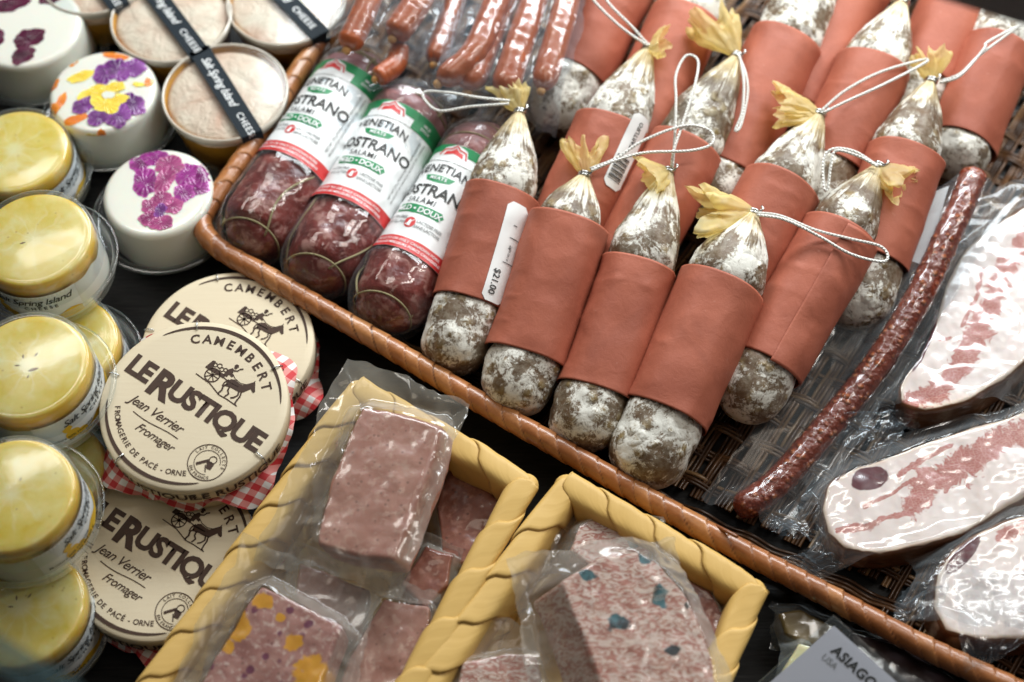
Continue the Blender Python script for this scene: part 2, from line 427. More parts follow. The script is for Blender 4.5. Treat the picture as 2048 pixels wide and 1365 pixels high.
# ------------------------------------------------------------------ mesh helpers
def root(name, label, cat, loc, group=None):
    o = bpy.data.objects.new(name, None); COL.objects.link(o)
    o.empty_display_size = .01
    o.location = loc; o['label'] = label; o['category'] = cat
    if group: o['group'] = group
    return o
def tag(o, label, cat, group=None):
    o['label'] = label; o['category'] = cat
    if group: o['group'] = group
    return o
def org(parent):
    v = Vector((0, 0, 0))
    while parent is not None: v += parent.location; parent = parent.parent
    return v
def mesh(name, verts, faces, mat, parent=None, smooth=True, loc=None, attrs=None, kind=None):
    """world-space verts -> ONE mesh object whose origin is its thing's base"""
    V = np.asarray([tuple(v) for v in verts], float) if not isinstance(verts, np.ndarray) else verts
    o_w = org(parent) if parent is not None else Vector(loc if loc is not None else V.mean(0))
    me = bpy.data.meshes.new(name)
    me.from_pydata((V-np.array(o_w)).tolist(), [], [tuple(f) for f in faces])
    me.update()
    if smooth: me.shade_smooth()
    if attrs:
        for k, a in attrs.items():
            a = np.asarray(a, np.float32)
            if a.ndim == 1: at = me.attributes.new(k, 'FLOAT', 'POINT'); at.data.foreach_set('value', a)
            else: at = me.attributes.new(k, 'FLOAT_VECTOR', 'POINT'); at.data.foreach_set('vector', a.ravel())
    if mat is not None: me.materials.append(mat)
    o = bpy.data.objects.new(name, me); COL.objects.link(o)
    if parent is not None: o.parent = parent
    else: o.location = o_w
    if kind: o['kind'] = kind
    return o
def wverts(o):
    n = len(o.data.vertices); a = np.empty(n*3); o.data.vertices.foreach_get('co', a)
    return a.reshape(-1, 3)+np.array(org(o))
def bvh_of(objs):
    vs, fs = [], []
    for o in objs:
        b = len(vs); vs += [Vector(v) for v in wverts(o)]
        fs += [tuple(b+i for i in p.vertices) for p in o.data.polygons]
    return BVHTree.FromPolygons(vs, fs)
def gridfaces(nu, nv, wrap=False, off=0):
    """rows nu, columns nv"""
    f = []
    for i in range(nu-1):
        for j in range(nv if wrap else nv-1):
            k = (j+1) % nv
            f.append((off+i*nv+j, off+i*nv+k, off+(i+1)*nv+k, off+(i+1)*nv+j))
    return f
def cr_curve(pts, n):
    """Catmull-Rom through pts"""
    p = np.asarray([tuple(q) for q in pts], float)
    p = np.vstack([2*p[0]-p[1], p, 2*p[-1]-p[-2]])
    m = len(p)-3; out = []
    for t in np.linspace(0, m, n):
        i = min(int(t), m-1); u = t-i
        a, b, c, d = p[i:i+4]
        out.append(.5*((2*b)+(-a+c)*u+(2*a-5*b+4*c-d)*u*u+(-a+3*b-3*c+d)*u**3))
    return np.array(out)
def resample(p, n):
    d = np.r_[0, np.cumsum(np.linalg.norm(np.diff(p, axis=0), axis=1))]
    t = np.linspace(0, d[-1], n)
    return np.stack([np.interp(t, d, p[:, k]) for k in range(p.shape[1])], 1)
def frames(p):
    T = np.gradient(p, axis=0); T /= np.linalg.norm(T, axis=1)[:, None]+1e-12
    up = np.array([0, 0, 1.0]); S = np.cross(T, up); l = np.linalg.norm(S, axis=1)[:, None]
    S = np.where(l < 1e-4, np.array([[1.0, 0, 0]]), S/(l+1e-12)); N = np.cross(S, T)
    return T, S, N
def tube(p, r, ns=8, caps=True):
    """swept round tube; p (n,3), r scalar/(n,)/(n,ns)"""
    p = np.asarray(p, float); n = len(p); T, S, N = frames(p)
    th = np.linspace(0, 2*np.pi, ns, endpoint=False)
    r = np.asarray(r, float)
    if r.ndim == 0: r = np.full((n, ns), float(r))
    elif r.ndim == 1: r = np.repeat(r[:, None], ns, 1)
    V = p[:, None]+r[..., None]*(np.sin(th)[None, :, None]*S[:, None]+np.cos(th)[None, :, None]*N[:, None])
    V = V.reshape(-1, 3); f = gridfaces(n, ns, True)
    if caps:
        f.append(tuple(range(ns-1, -1, -1))); f.append(tuple((n-1)*ns+k for k in range(ns)))
    return V, f
def join(parts):
    V, Fc, o = [], [], 0
    for v, f in parts:
        V.append(np.asarray(v, float)); Fc += [tuple(i+o for i in q) for q in f]; o += len(v)
    return np.vstack(V), Fc
def stringpx(name, pts, parent, r=.0009, n=90, mat='string', ns=7):
    p = resample(cr_curve([P(*q) for q in pts], n*2), n)
    L = np.linalg.norm(np.diff(p, axis=0), axis=1).sum()
    v, f = tube(p, r, ns)
    w = np.repeat(np.linspace(0, L/.0022, n), ns)+np.tile(np.arange(ns)/ns, n)
    return mesh(name, v, f, M[mat], parent, attrs={'wrap': w})

# ---- flat drawings (letters, petals, prints) laid on any surface
def tri_sub(poly_sets, maxlen=.004):
    """list of (verts2d, faces) -> refined"""
    bm = bmesh.new()
    for vs, fs in poly_sets:
        bv = [bm.verts.new((x, y, 0)) for x, y in vs]
        for f in fs:
            try: bm.faces.new([bv[i] for i in f])
            except ValueError: pass
    bmesh.ops.triangulate(bm, faces=bm.faces[:])
    for _ in range(4):
        e = [e for e in bm.edges if e.calc_length() > maxlen]
        if not e: break
        bmesh.ops.subdivide_edges(bm, edges=e, cuts=1)
        bmesh.ops.triangulate(bm, faces=bm.faces[:])
    bm.verts.index_update()
    v = np.array([(q.co.x, q.co.y) for q in bm.verts]); f = [tuple(q.index for q in fc.verts) for fc in bm.faces]
    bm.free(); return v, f
_tc = {}
def text2d(s, size=1.0, bold=0.0, shear=0.0, spacing=1.0, xs=1.0, align='CENTER'):
    key = (s, bold, shear, spacing, align)
    if key not in _tc:
        cu = bpy.data.curves.new('t', 'FONT'); cu.body = s; cu.align_x = align; cu.size = 1
        cu.offset = bold; cu.shear = shear; cu.space_character = spacing; cu.resolution_u = 3
        ob = bpy.data.objects.new('t', cu); COL.objects.link(ob)
        bpy.context.view_layer.update()
        me = bpy.data.meshes.new_from_object(ob.evaluated_get(bpy.context.evaluated_depsgraph_get()))
        v = np.array([(q.co.x, q.co.y) for q in me.vertices]); f = [tuple(p.vertices) for p in me.polygons]
        bpy.data.objects.remove(ob); bpy.data.meshes.remove(me); bpy.data.curves.remove(cu)
        _tc[key] = (v, f)
    v, f = _tc[key]
    return v*np.array([size*xs, size]), f
def place2d(vf, x, y, rot=0.0):
    v, f = vf; c, s = math.cos(rot), math.sin(rot)
    return v@np.array([[c, s], [-s, c]])+np.array([x, y]), f
def arctext(s, r, centre_deg, size, bold=0, top=True, track=1.25):
    """letters set along a circle"""
    out = []; wd = [.40 if ch in ' ' else .30 if ch in "IÉ-." and ch != 'É' else .66 for ch in s]
    tot = sum(wd)*size*track; a0 = tot/r/2; pos = 0
    for ch, w in zip(s, wd):
        mid = (pos+w*size*track/2)/r; pos += w*size*track
        if ch == ' ': continue
        if top: a = R_(centre_deg)+a0-mid; x, y, ro = r*math.cos(a), r*math.sin(a), a-math.pi/2
        else: a = R_(centre_deg)-a0+mid; x, y, ro = r*math.cos(a), r*math.sin(a), a+math.pi/2
        out.append(place2d(text2d(ch, size, bold), x, y, ro))
    return out
def poly2(pts): return (np.asarray(pts, float), [tuple(range(len(pts)))])
def disc2(x, y, r, n=24, ry=None):
    return poly2([(x+r*math.cos(a), y+(ry or r)*math.sin(a)) for a in np.linspace(0, 2*math.pi, n, endpoint=False)])
def arc2(r0, r1, a0, a1, n=48, taper=True, x=0, y=0):
    a = np.radians(np.linspace(a0, a1, n)); t = np.linspace(0, 1, n)
    w = (r1-r0)*(np.sin(t*np.pi)**.5 if taper else np.ones(n))*.5+(.00008 if taper else 0)
    m = (r0+r1)/2
    v = np.vstack([np.stack([(m-w)*np.cos(a), (m-w)*np.sin(a)], 1), np.stack([(m+w)*np.cos(a), (m+w)*np.sin(a)], 1)])+np.array([x, y])
    return v, [(i, i+1, n+i+1, n+i) for i in range(n-1)]
def line2(pts, w):
    p = np.asarray(pts, float); T = np.gradient(p, axis=0); T /= np.linalg.norm(T, axis=1)[:, None]+1e-9
    Nn = np.stack([-T[:, 1], T[:, 0]], 1)*w/2; n = len(p)
    return np.vstack([p-Nn, p+Nn]), [(i, i+1, n+i+1, n+i) for i in range(n-1)]
def decal(name, sets, fn, mat, parent, off=.0003, maxlen=.004):
    v, f = tri_sub(sets, maxlen)
    W = fn(v[:, 0], v[:, 1], off)
    at = None
    if name == 'petal':
        d = v-v.mean(0); r = np.linalg.norm(d, axis=1); at = {'pr': r/r.max(), 'pa': np.arctan2(d[:, 1], d[:, 0])}
        an = np.arctan2(d[:, 1], d[:, 0]); k = np.round(an*4); at['pr'] = r/np.array([r[k == q].max() for q in k])
    return mesh(name, W, f, mat, parent, attrs=at)

# ------------------------------------------------------------------ shrink-wrapped film
def film(corners, objs, parent, base=None, n=110, slope=1.3, wr=.0010, seed=0, gap=.0007, mat='bag', name='film_bag', edge=.05, curl=0.0, flat=None, drop=None):
    """corners TL,TR,BR,BL as (px,py,z): clear film that lies over objs and falls to the corner surface between them"""
    c = [np.array(P(*q)) for q in corners]
    s = np.linspace(0, 1, n); U, Vv = np.meshgrid(s, s)      # U across, V down
    rng = np.stack([U.ravel()*3, Vv.ravel()*3, np.full(n*n, seed*3.7)], 1)
    e1 = (fbm(rng, 1.5, seed, 3)*edge).reshape(n, n); e2 = (fbm(rng, 1.5, seed+9, 3)*edge).reshape(n, n)
    Uw = U+e1*np.abs(2*U-1)**2; Vw = Vv+e2*np.abs(2*Vv-1)**2
    B = ((1-Uw)*(1-Vw))[..., None]*c[0]+(Uw*(1-Vw))[..., None]*c[1]+(Uw*Vw)[..., None]*c[2]+((1-Uw)*Vw)[..., None]*c[3]
    H = B[..., 2].copy(); hit = np.zeros((n, n), bool)
    bv = bvh_of(objs)
    for i in range(n):
        for j in range(n):
            r = bv.ray_cast(Vector((B[i, j, 0], B[i, j, 1], .5)), Vector((0, 0, -1)))
            if r[0] is not None and r[0].z > B[i, j, 2]-.05:
                z = r[0].z+gap
                if z > H[i, j]: H[i, j] = z; hit[i, j] = True
    H0 = H.copy()
    dx = np.linalg.norm(c[1]-c[0])/n; dy = np.linalg.norm(c[3]-c[0])/n
    for _ in range(int(n*.5)):
        G_ = H.copy()
        G_[1:] = np.maximum(G_[1:], H[:-1]-slope*dy); G_[:-1] = np.maximum(G_[:-1], H[1:]-slope*dy)
        G_[:, 1:] = np.maximum(G_[:, 1:], H[:, :-1]-slope*dx); G_[:, :-1] = np.maximum(G_[:, :-1], H[:, 1:]-slope*dx)
        if np.abs(G_-H).max() < 1e-6: break
        H = G_
    for _ in range(2):
        Q = H.copy(); Q[1:-1, 1:-1] = (H[1:-1, 1:-1]*2+H[:-2, 1:-1]+H[2:, 1:-1]+H[1:-1, :-2]+H[1:-1, 2:])/6; H = np.maximum(Q, H0)
    pw = np.stack([B[..., 0].ravel(), B[..., 1].ravel(), H.ravel()*.3+seed], 1)
    wq = pw+np.stack([vn(pw, 40, seed+1), vn(pw, 40, seed+2), 0*pw[:, 0]], 1)*.006
    w1 = np.clip(ridge(wq, 30, seed, 2).reshape(n, n), -.2, 1)**1.0; w2 = ridge(wq*np.array([1, .3, 1]), 60, seed+5, 1).reshape(n, n)
    free = np.clip((H-H0)/.003, 0, 1)*.5+(~hit)*.7+.015
    for _ in range(3): free[1:-1, 1:-1] = (free[1:-1, 1:-1]*2+free[:-2, 1:-1]+free[2:, 1:-1]+free[1:-1, :-2]+free[1:-1, 2:])/6
    H = H+wr*free*(w1*1.3+w2*.6)
    ed = np.minimum.reduce([U, 1-U, Vv, 1-Vv])
    H = H+curl*sstep(.14, 0, ed)*(.4+fbm(pw, 22, seed+3).reshape(n, n))
    Z = np.stack([B[..., 0]+wr*1.2*fbm(pw, 70, seed+6).reshape(n, n), B[..., 1]+wr*1.2*fbm(pw, 70, seed+7).reshape(n, n), H], -1).reshape(-1, 3)
    return mesh(name, Z, gridfaces(n, n), M[mat], parent, attrs={'free': np.clip(free*1.2-.1, 0, 1).ravel()})

def sheet(quadpx, name, mat, parent, n=40, wr=.002, seed=0, fold=.004, scale=40):
    c = [np.array(P(*q)) for q in quadpx]; s = np.linspace(0, 1, n); U, Vv = np.meshgrid(s, s)
    B = ((1-U)*(1-Vv))[..., None]*c[0]+(U*(1-Vv))[..., None]*c[1]+(U*Vv)[..., None]*c[2]+((1-U)*Vv)[..., None]*c[3]
    B = B.reshape(-1, 3); k = np.stack([U.ravel()*2.2, Vv.ravel()*2.2, np.full(n*n, seed*2.3)], 1)
    B[:, 2] += fold*ridge(k, 1.4, seed, 2)+wr*fbm(B, scale*3, seed+2)
    B[:, 0] += fold*.8*fbm(k, 2, seed+3); B[:, 1] += fold*.8*fbm(k, 2, seed+4)
    return mesh(name, B, gridfaces(n, n), M[mat], parent)

# ------------------------------------------------------------------ slabs (blocks of pate, cured pork, wedges)
def slab(name, outline, zf, ext, mat, parent=None, maskfn=None, rings=46, npt=150, rnd=.0022, lump=.0006, seed=0, loc=None, curve=True, smooth_corner=False):
    """outline: photo pixels of the top face; zf: height (number or function of pixel); ext: world vector to the underside"""
    o = np.asarray(outline, float)
    if smooth_corner:
        p = cr_curve(list(map(tuple, np.hstack([np.vstack([o, o[:1]]), np.zeros((len(o)+1, 1))]))), 400)[:, :2]
    else:
        p = np.vstack([o, o[:1]])
    p = resample(p, npt+1)[:-1]
    for _ in range(2): p = (np.roll(p, 1, 0)+2*p+np.roll(p, -1, 0))/4
    c = p.mean(0)
    zfun = zf if callable(zf) else (lambda x, y: zf)
    sc_ = 2844/.85; rp = rnd*sc_
    V = []; PX = []
    ex = np.array(ext, float); dep = np.linalg.norm(ex); exn = ex/dep
    rad = np.linalg.norm(p-c, axis=1)[:, None]
    sl = list(np.linspace(0.02, 1, rings)**.85)
    for s in sl:
        q = c+(p-c)*np.maximum(s*(rad-rp)/rad, 0)
        V.append(np.array([P(a, b, zfun(a, b)) for a, b in q])); PX.append(q)
    for k in range(1, 6):
        a = k/5*math.pi/2; q = c+(p-c)*((rad-rp+rp*math.sin(a))/rad)
        V.append(np.array([P(x, y, zfun(x, y)) for x, y in q])+exn*rnd*(1-math.cos(a))); PX.append(q)
    e0 = np.array([P(x, y, zfun(x, y)) for x, y in p])+exn*rnd
    for k in range(1, 11):
        V.append(e0+exn*(dep-2*rnd)*k/10); PX.append(p)
    for k in range(1, 4):
        a = k/3*math.pi/2; f = (rad-rp*(1-math.cos(a)))/rad
        q = c+(p-c)*f
        V.append(np.array([P(x, y, zfun(x, y)) for x, y in q])+exn*(dep-rnd+rnd*math.sin(a))); PX.append(p)
    nr = len(V); V = np.vstack(V); PX = np.vstack(PX)
    V = V+lump*np.stack([fbm(V, 70, seed, 3), fbm(V, 70, seed+1, 3), fbm(V, 70, seed+2, 3)], 1)
    fcs = gridfaces(nr, len(p), True); fcs = [f[::-1] for f in fcs]
    fcs.append(tuple(range(len(p)))); fcs.append(tuple((nr-1)*len(p)+k for k in range(len(p)))[::-1])
    at = {}
    if maskfn is not None: at['mask'] = maskfn(PX, V)
    return mesh(name, V, fcs, M[mat], parent, attrs=at, loc=loc)
def segd(px, pts):
    """distance of pixels to a polyline"""
    d = np.full(len(px), 1e9)
    for a, b in zip(pts[:-1], pts[1:]):
        a = np.array(a, float); b = np.array(b, float); t = np.clip(((px-a)@(b-a))/((b-a)@(b-a)), 0, 1)
        d = np.minimum(d, np.linalg.norm(px-(a+t[:, None]*(b-a)), axis=1))
    return d

# ------------------------------------------------------------------ lathe
def lathe(prof, cx, n=64, M3=None, wob=0, seed=0):
    """prof list of (r,z); cx centre; M3 optional 3x3 rotation"""
    th = np.linspace(0, 2*np.pi, n, endpoint=False); V = []
    for r, z in prof:
        rr = r*(1+wob*fbm(np.stack([np.cos(th), np.sin(th), np.full(n, z*30)], 1), 1.2, seed)) if wob else np.full(n, r)
        V.append(np.stack([rr*np.cos(th), rr*np.sin(th), np.full(n, z)], 1))
    V = np.vstack(V)
    if M3 is not None: V = V@np.array(M3).T
    f = gridfaces(len(prof), n, True)
    if prof[0][0] > 0: f.append(tuple(range(n))[::-1])
    f.append(tuple((len(prof)-1)*n+k for k in range(n)))
    return V+np.array(cx), f
def roundprof(r, h, rb=.003, top=None, bot_r=None):
    """closed solid: bottom centre -> top centre"""
    top = top or r; bot = bot_r or r
    p = [(.0001, 0), (bot*.6, 0), (bot-rb*.4, 0), (bot, rb*.4)]
    for k in range(1, 8): p.append((bot+(top-bot)*k/8, rb*.4+(h-rb-rb*.4)*k/8))
    for k in range(0, 7):
        a = k/6*math.pi/2; p.append((top-rb+rb*math.cos(a), h-rb+rb*math.sin(a)))
    p += [(top*.75, h+.0001), (top*.5, h+.0001), (top*.2, h+.0001), (.0001, h+.0001)]
    return p

# ------------------------------------------------------------------ the counter
def plane_px(name, z, mat, ext=1.6):
    V = np.array([(-ext, -ext, z), (ext, -ext, z), (ext, ext, z), (-ext, ext, z)])
    return mesh(name, V, [(0, 1, 2, 3)], mat, None, False, kind='structure')
plane_px('counter_top', 0.0, M['counter'])

# ------------------------------------------------------------------ large rattan tray
RZ = .036
tray = root('rattan_tray', 'large shallow dark wicker tray with a shiny orange-brown wrapped rim, holding all the sausages', 'tray', P(1200, 700, 0))
rp = [(800, -190), (742, -90), (690, 0), (620, 108), (548, 222), (480, 325), (432, 395), (405, 438), (412, 470), (450, 506), (520, 545), (640, 615), (790, 702), (960, 805), (1130, 902), (1300, 1000), (1480, 1100), (1660, 1194), (1840, 1290), (2020, 1375), (2200, 1462)]
path = cr_curve([P(x, y, RZ) for x, y in rp], 1400); path = resample(path, 1500)
Lp = np.linalg.norm(np.diff(path, axis=0), axis=1).sum()
sl_ = np.linspace(0, Lp, len(path)); ns = 28; th = np.linspace(0, 2*np.pi, ns, endpoint=False)
pit = .0122
Sg, Tg = np.meshgrid(sl_, th, indexing='ij')
warp = .006*fbm(np.stack([sl_*26, sl_*0, sl_*0], 1), 1, 4)[:, None]
ph = (Sg+warp)/pit+np.cos(Tg+.9)*.52
fr = ph-np.floor(ph); idn = np.floor(ph)
cre = np.clip(1-np.minimum(fr, 1-fr)/.035, 0, 1)*(fr > .5)+np.clip(1-fr/.05, 0, 1)
hsh = (np.sin(idn*12.9898)*43758.5453) % 1
rad = .0062*(1+.085*(fr**1.5)+.03*(hsh-.5)+.02*np.sin(fr*np.pi))-.0005*cre
rad *= 1+.02*fbm(np.stack([Sg.ravel()*200, Tg.ravel(), Tg.ravel()*0], 1), 1, 8).reshape(Sg.shape)
v, f = tube(path, rad, ns)
gapm = (hsh > .9)*np.clip(1-np.abs(fr-.02)/.09, 0, 1)
mesh('rim', v, f, M['rattan'], tray, attrs={'var': np.clip(.15+.7*hsh+.15*fr, 0, 1).ravel(), 'crease': np.clip(cre*.75+gapm, 0, 1).ravel()})
# walls: stacked strands under the rim
T_, S_, N_ = frames(path)
inner = -S_ if ((path[700]+S_[700]*.05)[0] < path[700][0]) else S_
ctr = np.array(P(1300, 500, 0))
sgn = np.sign(np.sum((ctr-path)*S_, axis=1)); sgn = 1.0 if sgn.mean() > 0 else -1.0
parts = []; vr = []
for k in range(7):
    z = .031-.0045*k; off = .0005+.0018*k
    q = path[::6]+S_[::6]*sgn*off; q = q.copy(); q[:, 2] = z
    wv = np.sin(sl_[::6]/.011*np.pi+(k % 2)*np.pi)*.0012
    q += S_[::6]*wv[:, None]
    a = tube(q, .0024, 6); parts.append(a); vr.append(np.full(len(a[0]), random.random()*.8))
v, f = join(parts); mesh('side_wall', v, f, M['strand'], tray, attrs={'var': np.concatenate(vr)})
# woven floor
def dirpx(a, b, z=0):
    d = P(*b, z)-P(*a, z); d.z = 0; return np.array(d.normalized())
du = dirpx((1330, 985), (1560, 640)); dv = dirpx((1330, 985), (1640, 1130)); o0 = np.array(P(1400, 900, .005))
inside = [P(x, y, .004) for x, y in rp]+[P(2300, 1500, .004), P(2500, -300, .004), P(900, -300, .004)]
ip = np.array([(q.x, q.y) for q in inside])
def inpoly(pt):
    x, y = pt; c = False; n = len(ip); j = n-1
    for i in range(n):
        if (ip[i, 1] > y) != (ip[j, 1] > y) and x < (ip[j, 0]-ip[i, 0])*(y-ip[i, 1])/(ip[j, 1]-ip[i, 1])+ip[i, 0]: c = not c
        j = i
    return c
parts = []; vr = []
pv, pu = .0150, .0200
def strands(d1, d2, pitch, nstr, gapst, r, cross, phase0):
    for b in range(-26, 27):
        for k in range(nstr):
            off = b*pitch+(k-(nstr-1)/2)*gapst
            s = np.arange(-.5, .5, .0028); jit = random.uniform(-.0003, .0003)
            q = o0+d2*(off+jit)+np.outer(s, d1)
            q[:, 2] = .0045+.0019*np.sin(s/cross*np.pi+(b % 2)*np.pi+phase0)
            keep = [inpoly(p[:2]) for p in q[::8]]
            st = None
            for i in range(len(keep)+1):
                ok = i < len(keep) and keep[i]
                if ok and st is None: st = i
                if not ok and st is not None:
                    seg = q[st*8:i*8]
                    if len(seg) > 8:
                        seg = seg+d2*(.0004*fbm(seg, 60, b*7+k))[:, None]
                        a = tube(seg, r*random.uniform(.85, 1.1), 5, False); parts.append(a); vr.append(np.full(len(a[0]), random.random()**1.5))
                    st = None
strands(du, dv, pv, 5, .0024, .00115, pu, 0)
strands(dv, du, pu, 3, .0027, .0013, pv, math.pi)
v, f = join(parts); mesh('woven_floor', v, f, M['strand'], tray, attrs={'var': np.concatenate(vr)})

# ------------------------------------------------------------------ yellow palm-strip baskets
def palm_basket(label, corners, z=.05, seed=0, w=.0074):
    t = root('palm_basket', label, 'basket', P(sum(c[0] for c in corners)/4, sum(c[1] for c in corners)/4, 0), 'yellow folded palm strip baskets of pate')
    n4 = len(corners); cw = [np.array(P(x, y, z)) for x, y in corners]
    rnd_ = random.Random(seed)
    cen = sum(cw)/n4
    parts = []; cre = []; fib = []
    for i in range(n4):
        a, b = cw[i], cw[(i+1) % n4]; L = np.linalg.norm(b-a); ns = max(3, round(L/.029)); d = (b-a)/L
        out = np.cross(d, (0, 0, 1)); out /= np.linalg.norm(out)
        if np.dot(out, a-cen) < 0: out = -out
        for layer in (0,):
            for k in range(ns):
                s0 = (k+(.5 if layer else 0)-.10)*L/ns; s1 = (k+(.5 if layer else 0)+1.22)*L/ns
                s0 = max(s0, -.004); s1 = min(s1, L+.004)
                if s1-s0 < .01: continue
                m = 26; q = 22; ss = np.linspace(0, 1, m); aa = np.linspace(-R_(150), R_(150), q)
                SS, AA = np.meshgrid(ss, aa, indexing='ij')
                # oval section, slanted ends, bulging in the middle and tucked under at the far end
                slant = -.0085
                pos = s0+(s1-s0)*SS+slant*AA
                prof = w*(.93+.12*np.sin(np.pi*np.clip(SS*.6+.38, 0, 1))**.8)+.0019*(1-SS)-.0008*sstep(.03, 0, SS)
                pos = np.clip(pos, -.001, L+.001)
                hx = prof*np.sign(np.sin(AA))*np.abs(np.sin(AA))**.55*.88; hz = prof*np.sign(np.cos(AA))*np.abs(np.cos(AA))**.6*.74; hx = hx+.25*(hz-prof*.6)
                low = np.abs(AA) > R_(100)
                X = a+d*pos[..., None]+out*(hx)[..., None]+np.array([0, 0, 1.0])*(hz-.004)[..., None]
                X[..., 2] -= np.where(low, (np.abs(AA)-R_(100))*.012, 0)+np.where((np.sin(AA) < 0) & (np.abs(AA) > R_(75)), (np.abs(AA)-R_(75))*.010, 0)
                X = X+.0006*fbm(X.reshape(-1, 3)+seed, 60, k+layer*9).reshape(m, q)[..., None]
                o = X.reshape(-1, 3); parts.append((o, gridfaces(m, q)))
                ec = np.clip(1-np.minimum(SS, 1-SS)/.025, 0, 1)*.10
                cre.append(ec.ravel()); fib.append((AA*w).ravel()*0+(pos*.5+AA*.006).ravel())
    for i in range(n4):
        v_, f_ = lathe([(.0001, -w*.8)]+[(w*.98*math.sin(k/9*math.pi), -w*.80*math.cos(k/9*math.pi)) for k in range(1, 9)]+[(.0001, w*.8)], cw[i]+np.array([0, 0, -.004]), 20)
        parts.append((v_, f_)); cre.append(np.zeros(len(v_))); fib.append(np.linspace(0, .01, len(v_)))
    v, f = join(parts)
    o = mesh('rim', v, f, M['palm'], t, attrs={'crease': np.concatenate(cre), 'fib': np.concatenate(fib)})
    o.modifiers.new('s', 'SOLIDIFY').thickness = .0006
    # walls of diagonal strips
    parts = []; cre = []; fib = []
    for i in range(n4):
        a, b = cw[i], cw[(i+1) % n4]; L = np.linalg.norm(b-a); d = (b-a)/L
        out = np.cross(d, (0, 0, 1)); out /= np.linalg.norm(out)
        if np.dot(out, a-cen) < 0: out = -out
        m, q = 120, 40; S, D = np.meshgrid(np.linspace(0, L, m), np.linspace(0, 1, q), indexing='ij')
        h = (z-.004)*D; pa = (S+h)/.019; pb = (S-h)/.019
        fa = pa-np.floor(pa); fb = pb-np.floor(pb); par = (np.floor(pa)+np.floor(pb)) % 2
        bul = np.where(par > 0, np.sin(np.pi*fa), np.sin(np.pi*fb))*.0012
        edge = np.where(par > 0, np.minimum(fa, 1-fa), np.minimum(fb, 1-fb))
        tap = .012*D; S2 = tap+S*(L-2*tap)/L
        X = a+d*S2[..., None]+out*(-tap-.001+bul)[..., None]; X[..., 2] = z-.002-h
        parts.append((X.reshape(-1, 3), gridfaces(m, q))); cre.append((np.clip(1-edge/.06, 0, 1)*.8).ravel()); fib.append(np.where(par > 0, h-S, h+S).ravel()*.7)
    v, f = join(parts)
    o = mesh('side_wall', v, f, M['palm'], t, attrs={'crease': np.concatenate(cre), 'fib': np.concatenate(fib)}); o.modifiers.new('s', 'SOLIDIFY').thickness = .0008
    b_ = [(c-cen)*.88+cen for c in cw]
    for c in b_: c[2] = .004
    mesh('base', b_, [tuple(range(n4))], M['palm'], t, False, attrs={'crease': np.full(n4, .5), 'fib': np.arange(n4)*.01})
    return t
palm_basket('yellow palm strip basket of pate beside the round wooden boxes', [(255, 1440), (715, 778), (1052, 966), (718, 1560)], seed=1)
palm_basket('yellow palm strip basket holding the marbled pate with blue-black spots', [(805, 1440), (1134, 968), (1508, 1178), (1350, 1560)], seed=2)

